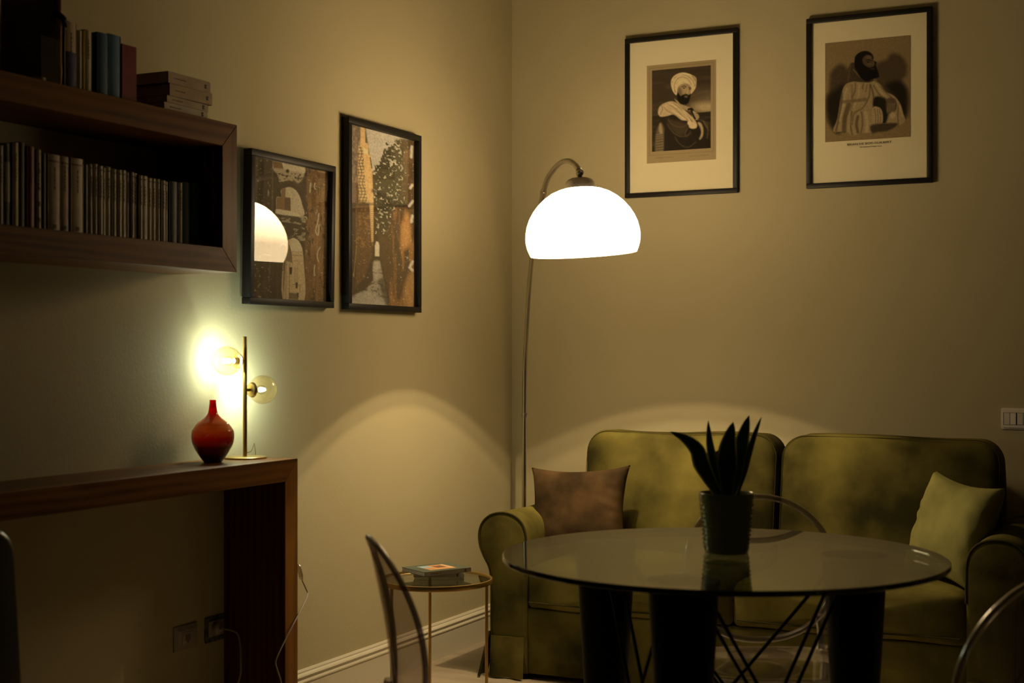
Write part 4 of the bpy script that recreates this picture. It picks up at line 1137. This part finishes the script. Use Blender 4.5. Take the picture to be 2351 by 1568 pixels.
t = empty('light_switch', (2.0835, 0, .953), 'white rectangular double light switch plate on back wall above the sofa', 'light switch')
bm = bmesh.new()
for (w, h, y0, y1) in ((.120, .079, -.006, 0), (.108, .067, -.011, -.006)):
    o_ = round_rect(w, h, .006, 5); A = [bm.verts.new((x, y1, z)) for x, z in o_]; B = [bm.verts.new((x * .985, y0, z * .985)) for x, z in o_]
    bm.faces.new(A); bm.faces.new(list(reversed(B)))
    for i in range(len(A)): bm.faces.new((A[i], A[(i + 1) % len(A)], B[(i + 1) % len(A)], B[i]))
finish('switch_plate', bm, 'plastic', t, angle=30)
bm = bmesh.new(); box(bm, (-.0505, -.0113, -.0228), (.0440, -.0109, .0228)); finish('switch_recess', bm, 'ink', t, smooth=False)
for k, x in enumerate((-.0385, -.0165, .0085, .0315)):
    bm = bmesh.new(); w = .0215
    a = [(x - w / 2 + .001, -.0115, -.0215), (x + w / 2, -.0115, -.0215), (x + w / 2, -.0115, .0215), (x - w / 2 + .001, -.0115, .0215)]
    A = [bm.verts.new(p) for p in a]
    dy = (-.0125, -.0155) if k % 2 else (-.0135, -.0125)
    Bv = [bm.verts.new((p[0], dy[0] if p[0] < x else dy[1], p[2])) for p in a]
    bm.faces.new(A); bm.faces.new(list(reversed(Bv)))
    for i in range(4): bm.faces.new((A[i], A[(i + 1) % 4], Bv[(i + 1) % 4], Bv[i]))
    bmesh.ops.bevel(bm, geom=bm.edges[:], offset=.0004, segments=1, affect='EDGES')
    finish('rocker', bm, 'plastic', t, smooth=False)

# ------------------------------------------------------------------ sofa
sofa = empty('sofa', (1.25, -.45, 0), 'olive green velvet two-seat sofa with rolled arms along the back wall', 'sofa')
SX, SY = 1.25, -.45
def srel(bm):
    bmesh.ops.translate(bm, verts=bm.verts[:], vec=(-SX, -SY, 0)); return bm
def arm_profile(flip):
    pts = [(.335, .02), (.330, .20), (.330, .34), (.322, .40), (.300, .44), (.283, .48), (.279, .525), (.292, .565), (.325, .595), (.372, .607), (.420, .600), (.455, .575), (.472, .535), (.475, .48), (.475, .30), (.475, .15), (.475, .02)]
    o = spline(pts, 3)
    o = o + [(.43, .02), (.38, .02)]
    if flip: o = [(2.5 - x, z) for x, z in o]
    return o
for flip in (0, 1):
    o_ = arm_profile(flip)
    cx = .385 if not flip else 2.5 - .385
    def warp(co):
        return (co.x, co.y, co.z + (.004 * noise.noise(Vector((co.x * 9, co.y * 7, co.z * 9)))))
    bm = loft(o_, -.85, -.10, .012, .006, 0, rings=8, cuts=14, center=(cx, .45), fn=warp)
    arm = finish('arm', srel(bm), 'velvet', sofa, angle=70)
    bm = bmesh.new()
    pp = [(x, z) for x, z in spline([(.335, .02), (.330, .20), (.330, .34), (.322, .40), (.300, .44), (.283, .48), (.279, .525), (.292, .565), (.325, .595), (.372, .607), (.420, .600), (.455, .575), (.472, .535), (.475, .48), (.475, .40)], 4)]
    cz = .45
    tube(bm, [((2.5 - x) if flip else x, -.846, z) for x, z in pp], .0038, 8)
    finish('piping', srel(bm), 'velvet_seam', arm)
# seat base, back frame
bm = bmesh.new(); box(bm, (.470, -.838, .02), (2.030, -.10, .262), .012, 3); finish('seat_base', srel(bm), 'velvet', sofa)
bm = loft(round_rect(1.50, .72, .07, 8, 1.25, .42), -.22, -.05, .03, .0, .0); finish('back_frame', srel(bm), 'velvet', sofa)
# seat cushions
for x0, x1, sd in ((.474, 1.254, 1.3), (1.257, 2.030, 5.1)):
    bm = loft(round_rect(x1 - x0, .160, {(1, 1): .045, (-1, 1): .045, (1, -1): .02, (-1, -1): .02}, 6, (x0 + x1) / 2, .3425), -.868, -.30, .035, .012, 0, rings=6, cuts=16, noise_amp=.006, nscale=6, seed=sd)
    xm = (x0 + x1) / 2
    for v in bm.verts:
        if v.co.z > .38: v.co.z += .022 * (1 - min(1, abs(v.co.x - xm) / ((x1 - x0) / 2)) ** 2) * min(1, max(0, (v.co.y + .868) / .12))
    cu = finish('seat_cushion', srel(bm), 'velvet', sofa, angle=70)
    bm = bmesh.new(); tube(bm, [(x0 + .02, -.866, .288), (xm, -.8695, .284), (x1 - .02, -.866, .288)], .0022, 6); finish('seam', srel(bm), 'velvet_seam', cu)
# back cushions
for x0, x1, sd in ((.508, 1.281, 2.2), (1.292, 2.072, 8.7)):
    xm = (x0 + x1) / 2
    def lean(co):
        return (co.x, co.y + (co.z - .9) * .16, co.z)
    bm = loft(round_rect(x1 - x0, .505, {(1, 1): .085, (-1, 1): .085, (1, -1): .04, (-1, -1): .04}, 8, xm, .640), -.375, -.185, .040, .030, .0, rings=9, cuts=6, noise_amp=.012, nscale=4, seed=sd, fn=lean)
    cu = finish('back_cushion', srel(bm), 'velvet', sofa, angle=75)
    bm = bmesh.new()
    o_ = round_rect((x1 - x0) - .012, .498, .082, 8, xm, .640)
    pts = [(x, -.355 + (z - .9) * .16, z + .001) for x, z in o_ if z > .5]
    k0 = max(range(len(pts)), key=lambda i: math.dist(pts[i], pts[(i + 1) % len(pts)]))
    pts = pts[k0 + 1:] + pts[:k0 + 1]
    tube(bm, pts, .0014, 6); finish('seam', srel(bm), 'velvet_seam', cu)
# skirt: front panel plus flared corner pleats
def skirt(pts, z1, flare, nm='skirt'):
    bm = bmesh.new(); P = spline(pts, 8); rows = 8; grid = []
    n = len(P)
    for j in range(rows + 1):
        t_ = j / rows; row = []
        for i, (x, y) in enumerate(P):
            a = P[max(i - 1, 0)]; b = P[min(i + 1, n - 1)]
            tx, ty = b[0] - a[0], b[1] - a[1]; L = math.hypot(tx, ty) or 1
            nx, ny = ty / L, -tx / L
            s_ = i / (n - 1) * len(pts)
            off = flare * (1 - t_) + .008 * (1 - t_) * math.sin(s_ * 2.3)
            row.append(bm.verts.new((x + nx * off, y + ny * off, .006 + (z1 - .006) * t_)))
        grid.append(row)
    for j in range(rows):
        for i in range(n - 1): bm.faces.new((grid[j][i], grid[j][i + 1], grid[j + 1][i + 1], grid[j + 1][i]))
    bmesh.ops.recalc_face_normals(bm, faces=bm.faces[:])
    bmesh.ops.solidify(bm, geom=bm.faces[:], thickness=.004)
    return finish(nm, srel(bm), 'velvet', sofa, angle=80)
skirt([(.322, -.15), (.320, -.35), (.321, -.55), (.318, -.74), (.322, -.80)], .155, .016)
skirt([(.336, -.862), (.38, -.864), (.43, -.863), (.472, -.860)], .155, .010)
skirt([(2.028, -.860), (2.07, -.863), (2.12, -.864), (2.164, -.862)], .155, .010)
skirt([(.325, -.80), (.322, -.825), (.318, -.850), (.330, -.862)], .165, .034)
skirt([(2.168, -.862), (2.18, -.850), (2.178, -.74), (2.179, -.35), (2.178, -.15)], .155, .016)

# throw pillows
def pillow(W_, H_, T, seed, wr=1.0):
    n = 44; bm = bmesh.new(); G = {}
    for side in (1, -1):
        for i in range(n + 1):
            for j in range(n + 1):
                u, v = -1 + 2 * i / n, -1 + 2 * j / n
                if side == -1 and (i in (0, n) or j in (0, n)): G[(side, i, j)] = G[(1, i, j)]; continue
                px = u * (1 - .13 * (1 - v * v) * abs(u) ** 1.5); pz = v * (1 - .13 * (1 - u * u) * abs(v) ** 1.5)
                e = (1 - abs(u) ** 3.2) * (1 - abs(v) ** 3.2)
                th = T * max(e, 0) ** .42
                w = 0
                if side == 1:
                    q = noise.noise(Vector((u * 2.6 + seed, v * 3.6 + u * 1.5, seed)))
                    edge = max(abs(u), abs(v))
                    w = wr * (.0045 * q * (0.2 + edge) + .010 * max(0, abs(noise.noise(Vector((v * 4 + u * 1.5 + seed, u * 1.2, 2.0)))) - .25) * (edge ** 2)) * min(1, e * 3)
                G[(side, i, j)] = bm.verts.new((px * W_ / 2, -side * (th + w), pz * H_ / 2))
        for i in range(n):
            for j in range(n):
                f = (G[(side, i, j)], G[(side, i + 1, j)], G[(side, i + 1, j + 1)], G[(side, i, j + 1)])
                bm.faces.new(f if side == 1 else tuple(reversed(f)))
    return bm
t = empty('throw_pillow', (.560, -.62, .44), 'brown velvet throw pillow leaning at the left end of the sofa', 'pillow')
pp = finish('pillow_cover', pillow(.40, .34, .062, 3.1, 1.0), 'brown_velvet', t, angle=180)
pp.location = (.015, .02, .160); pp.rotation_euler = (R(-16), R(-3), R(4))
t = empty('throw_pillow', (1.93, -.60, .43), 'olive green velvet throw pillow slumped at the right end of the sofa', 'pillow')
pp = finish('pillow_cover', pillow(.35, .36, .070, 9.4, 2.0), 'green_velvet', t, angle=180)
pp.location = (.015, .0, .172); pp.rotation_euler = (R(-18), R(5), R(-42))

# ------------------------------------------------------------------ side table with two books
st = empty('side_table', (.435, -1.451, 0), 'round gold metal side table with smoky glass top beside the sofa', 'side table')
zt = .453; rt = .1855
bm = bmesh.new(); lathe(bm, [(rt - .006, -.014), (rt, -.012), (rt + .001, -.004), (rt, .003), (rt - .004, .004), (rt - .006, .001)], 72, (0, 0, zt), caps=False)
bmesh.ops.holes_fill(bm, edges=[]) if False else None
f0 = lathe(bm, [(rt - .006, .001), (rt - .006, -.014)], 72, (0, 0, zt), caps=False)
bmesh.ops.remove_doubles(bm, verts=bm.verts[:], dist=1e-5); finish('rim', bm, 'gold', st)
bm = bmesh.new(); lathe(bm, [(0, -.006), (rt - .0062, -.006), (rt - .0062, -.001), (0, -.001)], 72, (0, 0, zt)); finish('glass_top', bm, 'side_glass', st)
for x, y in ((0.612, -1.432), (0.33, -1.307), (0.363, -1.614)):
    bm = bmesh.new(); dx, dy = x - .435, y + 1.451
    tube(bm, [(dx, dy, .004), (dx, dy, zt - .013)], .0052, 12); finish('leg', bm, 'gold', st)
bm = bmesh.new(); tube(bm, [(.178 * math.cos(2 * PI * k / 48), .178 * math.sin(2 * PI * k / 48), .008) for k in range(48)], .0045, 8, True); finish('foot_ring', bm, 'gold', st)
g1 = (.085, .105, .075)
flat_book((.366, -1.480, zt + .0045), R(27), .165, .115, .0135, g1, 'grey-green paperback lying underneath another on the side table', 'paperbacks on the side table', (.40, .33, .22), logo=True)
flat_book((.436, -1.529, zt + .0185), R(62), .182, .142, .0140, g1, 'grey-green paperback with orange and blue cover picture, on top', 'paperbacks on the side table', (.38, .31, .20), logo=True,
          art=[((.60, .30, .12), .22, .18, .78, .80), ((.34, .47, .52), .22, .50, .42, .80), ((.20, .085, .04), .48, .40, .66, .66), ((.72, .46, .24), .68, .22, .76, .78)])

# ------------------------------------------------------------------ round glass dining table
TX, TY = 1.724, -2.423
dt = empty('dining_table', (TX, TY, 0), 'round glass dining table on three tapered black legs with crossing rods', 'table')
bm = bmesh.new(); zt = .739; rt = .50
lathe(bm, [(0, 0), (rt - .002, 0)], 128, (0, 0, zt), mi=0, caps=False)
lathe(bm, [(0, -.012), (rt - .002, -.012)], 128, (0, 0, zt), mi=0, caps=False)
lathe(bm, [(rt - .002, 0), (rt, -.002), (rt, -.010), (rt - .002, -.012)], 128, (0, 0, zt), mi=1, caps=False)
bmesh.ops.remove_doubles(bm, verts=bm.verts[:], dist=1e-5)
finish('tabletop', bm, ['table_glass', 'table_edge'], dt, angle=30)
legs = [(1.376 - TX, -2.271 - TY), (1.742 - TX, -2.737 - TY), (1.978 - TX, -2.209 - TY)]
for x, y in legs:
    bm = bmesh.new(); lathe(bm, [(0, 0), (.030, 0), (.033, .004), (.0735, .715), (.0765, .722), (.0765, .727), (0, .727)], 40, (x, y, 0)); finish('leg', bm, 'black', dt)
for i in range(3):
    for j in range(3):
        if i == j: continue
        a = Vector((*legs[i], .69)); b = Vector((*legs[j], .03))
        d = Vector((b.x - a.x, b.y - a.y, 0)).normalized(); q = Vector((-d.y, d.x, 0))
        for s_ in (-.017, .017):
            bm = bmesh.new(); tube(bm, [a + q * s_ + d * .055, b + q * s_ * .9 - d * .02], .0042, 8); finish('rod', bm, 'black', dt)

# potted plant
PX, PY = 1.724, -2.389
pl = empty('potted_plant', (PX, PY, zt), 'dark snake plant in a textured green glazed pot on the glass table', 'plant')
bm = bmesh.new()
prf = [(0, 0), (.047, 0), (.0495, .003), (.0515, .03), (.0555, .07), (.0595, .105), (.0625, .128), (.0635, .136), (.0620, .138), (.0595, .136), (.0575, .120), (0, .118)]
pr = spline(prf[1:10], 5); lathe(bm, [(0, 0)] + pr + [(.0575, .120), (0, .1195)], 72, caps=False)
for v in bm.verts:
    r = math.hypot(v.co.x, v.co.y)
    if .006 < v.co.z < .132 and r > .046:
        a = math.atan2(v.co.y, v.co.x)
        k = .0016 * max(0, math.sin(a * 18 + (1 if int(v.co.z / .009) % 2 else 0) * PI)) * abs(math.sin(v.co.z / .009 * PI))
        v.co.x *= 1 + k / r; v.co.y *= 1 + k / r
pot = finish('pot', bm, 'pot', pl, angle=60)
bm = bmesh.new(); rb = random.Random(5)
for j in range(12):
    for i in range(26):
        a = 2 * PI * (i + .5 * (j % 2)) / 26; z = .012 + j * .0098; r = .0502 + .0125 * (z / .136)
        bmesh.ops.create_icosphere(bm, subdivisions=1, radius=.0022, matrix=Matrix.Translation((r * math.cos(a), r * math.sin(a), z)))
finish('pot_beads', bm, 'pot', pot); 
bm = bmesh.new(); lathe(bm, [(0, .1196), (.058, .1196), (.056, .124), (0, .127)], 32); finish('soil', bm, 'soil', pl)
cr = Vector((.8974, .4412, 0)); cf = Vector((-.4412, .8974, 0))
def leaf(base, pts, wmax, face, twist=0.0, shape=.35):
    """pts: (right, toward back, up) from the pot axis"""
    P = [cr * a + cf * b + Vector((0, 0, c)) for a, b, c in spline([base] + pts, 8)]
    n = len(P); bm = bmesh.new(); rows = []
    side0 = Vector(face).normalized()
    for i, p in enumerate(P):
        t_ = i / (n - 1)
        w = wmax * (min(1, (t_ + .12) / (shape + .12)) ** .8 if t_ < shape else max(0.0, 1 - ((t_ - shape) / (1 - shape)) ** 2.1)) / 2
        w = max(w, .0008)
        tg = (P[min(i + 1, n - 1)] - P[max(i - 1, 0)]).normalized()
        sd = Matrix.Rotation(twist * t_, 3, tg) @ (side0 - tg * side0.dot(tg)).normalized(); nr = tg.cross(sd)
        row = []
        for k, q in enumerate((-1, -.80, -.4, 0, .4, .80, 1)):
            row.append(bm.verts.new(p + sd * (w * q) + nr * (abs(q) * w * .30)))
        rows.append(row)
    for i in range(n - 1):
        for k in range(6):
            f = bm.faces.new((rows[i][k], rows[i][k + 1], rows[i + 1][k + 1], rows[i + 1][k]))
            f.material_index = 1 if k in (0, 5) else 0
    bmesh.ops.solidify(bm, geom=bm.faces[:], thickness=.0016)
    return finish('leaf', bm, ['leaf', 'leaf_edge'], pl, angle=60)
fr = tuple(cr); fd = tuple((cr + cf * .9)); fe = tuple(cr * .5 + cf)
leaf((-.012, .004, .12), [(-.022, .006, .19), (-.034, .008, .25), (-.040, .01, .303)], .034, fd)
leaf((.004, -.006, .12), [(.002, -.008, .18), (.004, -.006, .24), (.015, -.004, .300)], .050, fr, .2, .45)
leaf((.012, .012, .12), [(.028, .016, .18), (.040, .018, .25), (.055, .018, .314)], .040, fr, .3, .5)
leaf((.022, -.008, .12), [(.044, -.010, .18), (.061, -.012, .25), (.079, -.012, .312)], .040, fe, -.2, .45)
leaf((-.012, -.008, .12), [(-.038, -.012, .165), (-.058, -.014, .205), (-.068, -.014, .236), (-.095, -.014, .262), (-.130, -.012, .278)], .040, fr, .3, .38)
leaf((-.004, .018, .12), [(-.012, .022, .16), (-.020, .03, .20), (-.016, .034, .232)], .036, fr, -.3, .5)

# ------------------------------------------------------------------ clear plastic chairs
def make_chair(name, label, body, rim, group, arms=True, lean=.06, zc=.608):
    t = empty(name, (0, 0, 0), label, 'chair', group)
    zs = .40
    def back_y(z): return .205 + lean * max(0.0, (z - .42) / .38) ** 1.7
    # seat: rounded trapezoid, thick rim
    out = []
    for k in range(64):
        a = 2 * PI * k / 64; c, s_ = math.cos(a), math.sin(a)
        e = .62 if s_ < 0 else .40
        x = math.copysign(abs(c) ** e, c) * (.225 - .028 * (s_ + 1) / 2 * 1.2); y = math.copysign(abs(s_) ** .72, s_) * .215 - .01
        out.append((x, y))
    def ring(bm, s_, z): return [bm.verts.new((x * s_, (y + .01) * s_ - .01, z)) for x, y in out]
    bm = bmesh.new(); rs = [ring(bm, q, z) for q, z in ((.02, zs - .016), (.5, zs - .014), (.9, zs - .006), (.97, zs), (1, zs - .006), (1, zs - .030), (.985, zs - .034), (.97, zs - .030), (.96, zs - .014), (.88, zs - .018), (.5, zs - .026), (.02, zs - .028))]
    for A, B in zip(rs, rs[1:]):
        mi = 1 if A in rs[3:8] else 0
        for k in range(64): f = bm.faces.new((A[k], A[(k + 1) % 64], B[(k + 1) % 64], B[k])); f.material_index = mi
    bm.faces.new(rs[0]); bm.faces.new(rs[-1])
    finish('seat', bm, [body, rim], t)
    # medallion back
    ra, rb = .200, .192
    bm = bmesh.new(); pts = []
    for k in range(72):
        a = 2 * PI * k / 72; e = .92
        x = math.copysign(abs(math.cos(a)) ** e, math.cos(a)) * ra; z = zc + math.copysign(abs(math.sin(a)) ** e, math.sin(a)) * rb
        pts.append((x, back_y(z) - .03 * (1 - (x / ra) ** 2) * 0 - .035 * (x / ra) ** 2, z))
    tube(bm, pts, .0085, 10, True, flat=.75); finish('back_frame', bm, rim, t)
    bm = bmesh.new(); rs = []
    for dy in (-.003, .003):
        L = []
        for q in (.03, .25, .5, .75, .97):
            row = []
            for k in range(72):
                a = 2 * PI * k / 72; x = math.copysign(abs(math.cos(a)) ** .92, math.cos(a)) * ra * q; z = zc + math.copysign(abs(math.sin(a)) ** .92, math.sin(a)) * rb * q
                row.append(bm.verts.new((x, back_y(z) - .035 * (x / ra) ** 2 + dy, z)))
            L.append(row)
        for A, B in zip(L, L[1:]):
            for k in range(72): bm.faces.new((A[k], A[(k + 1) % 72], B[(k + 1) % 72], B[k]))
        bm.faces.new(L[0]); rs.append(L[-1])
    for k in range(72): bm.faces.new((rs[0][k], rs[0][(k + 1) % 72], rs[1][(k + 1) % 72], rs[1][k]))
    finish('backrest', bm, body, t)
    for s_ in (-1, 1):
        bm = bmesh.new(); pt = spline([(s_ * .165, .30, .003), (s_ * .165, .255, .15), (s_ * .165, .215, .30), (s_ * .165, .195, .40)], 5)
        tube(bm, pt, [.0125 + .008 * i / (len(pt) - 1) for i in range(len(pt))], 8); finish('leg', bm, rim, t)
        bm = bmesh.new(); pt = spline([(s_ * .190, -.205, .003), (s_ * .193, -.190, .15), (s_ * .196, -.175, .36)], 5)
        tube(bm, pt, [.0125 + .009 * i / (len(pt) - 1) for i in range(len(pt))], 8); finish('leg', bm, rim, t)
        bm = bmesh.new(); tube(bm, spline([(s_ * .165, .196, .385), (s_ * .168, .200, .44), (s_ * .160, .198, .485)], 4), .012, 8); finish('back_post', bm, rim, t)
        if not arms: continue
        bm = bmesh.new(); tube(bm, spline([(s_ * .196, .180, .600), (s_ * .225, .11, .603), (s_ * .245, .02, .596), (s_ * .243, -.05, .570), (s_ * .222, -.062, .520), (s_ * .205, -.060, .470), (s_ * .215, -.085, .425), (s_ * .215, -.105, .388)], 6), .0115, 8, flat=1.4); finish('arm', bm, rim, t)
    return t
g = 'clear plastic chairs around the glass table'
ch = make_chair('clear_chair', 'clear plastic armchair with oval back on the far side of table', 'acrylic', 'acrylic_rim', g)
ch.location = (1.710, -1.951, 0); ch.rotation_euler = (0, 0, R(26.2))
c2 = make_chair('clear_chair', 'smoky clear plastic chair seen edge-on left of the glass table', 'smoky', 'smoky_rim', g, arms=False, lean=.055, zc=.622)
c2.location = (1.368, -2.866, 0); c2.rotation_euler = (0, 0, R(130.2))
c3 = copy_tree(ch)
for o_ in list(c3.children):
    if o_.name.startswith('arm'): bpy.data.objects.remove(o_)
c3['label'] = 'clear plastic chair in the near right corner, back towards the viewer'
c3.location = (2.238, -2.694, 0); c3.rotation_euler = (0, 0, R(-115.7))

# black desk chair whose back peeks in at the left edge
bc = empty('desk_chair', (.36, -3.548, 0), 'black high-backed desk chair at the console, cut off by left edge', 'chair')
bm = loft(round_rect(.50, .50, .06, 8, 0, .583), -.022, .022, .014, .012, .004); o_ = finish('backrest', bm, 'black_leather', bc); o_.location = (.125, 0, 0); o_.rotation_euler = (R(-4), 0, R(90))
bm = loft(round_rect(.46, .40, .06, 8, 0, 0), -.03, .03, .014, .004, .008); o_ = finish('seat', bm, 'black_leather', bc); o_.location = (-.10, 0, .43); o_.rotation_euler = (R(90), 0, 0)
bm = bmesh.new(); tube(bm, spline([(.05, 0, .40), (.13, 0, .40), (.165, 0, .45), (.160, 0, .56)], 5), .018, 10, flat=1.8); finish('back_support', bm, 'black', bc)
bm = bmesh.new(); lathe(bm, [(0, .06), (.028, .06), (.028, .22), (.018, .225), (.018, .40), (0, .40)], 20, (-.05, 0, 0)); finish('gas_column', bm, 'black', bc)
for k in range(5):
    a = 2 * PI * k / 5 + .3
    bm = bmesh.new(); tube(bm, [(-.05 + .01 * math.cos(a), .01 * math.sin(a), .09), (-.05 + .20 * math.cos(a), .20 * math.sin(a), .07)], [.020, .013], 10); f_ = finish('foot_spoke', bm, 'black', bc)
    bm = bmesh.new(); t_ = bmesh.new(); lathe(t_, [(0, -.011), (.024, -.011), (.0265, -.006), (.0265, .006), (.024, .011), (0, .011)], 20)
    merge(bm, t_, 0, Matrix.Translation((-.05 + .20 * math.cos(a), .20 * math.sin(a), .0275)) @ Matrix.Rotation(a, 4, 'Z') @ Matrix.Rotation(R(90), 4, 'X'))
    finish('caster', bm, 'black', f_)
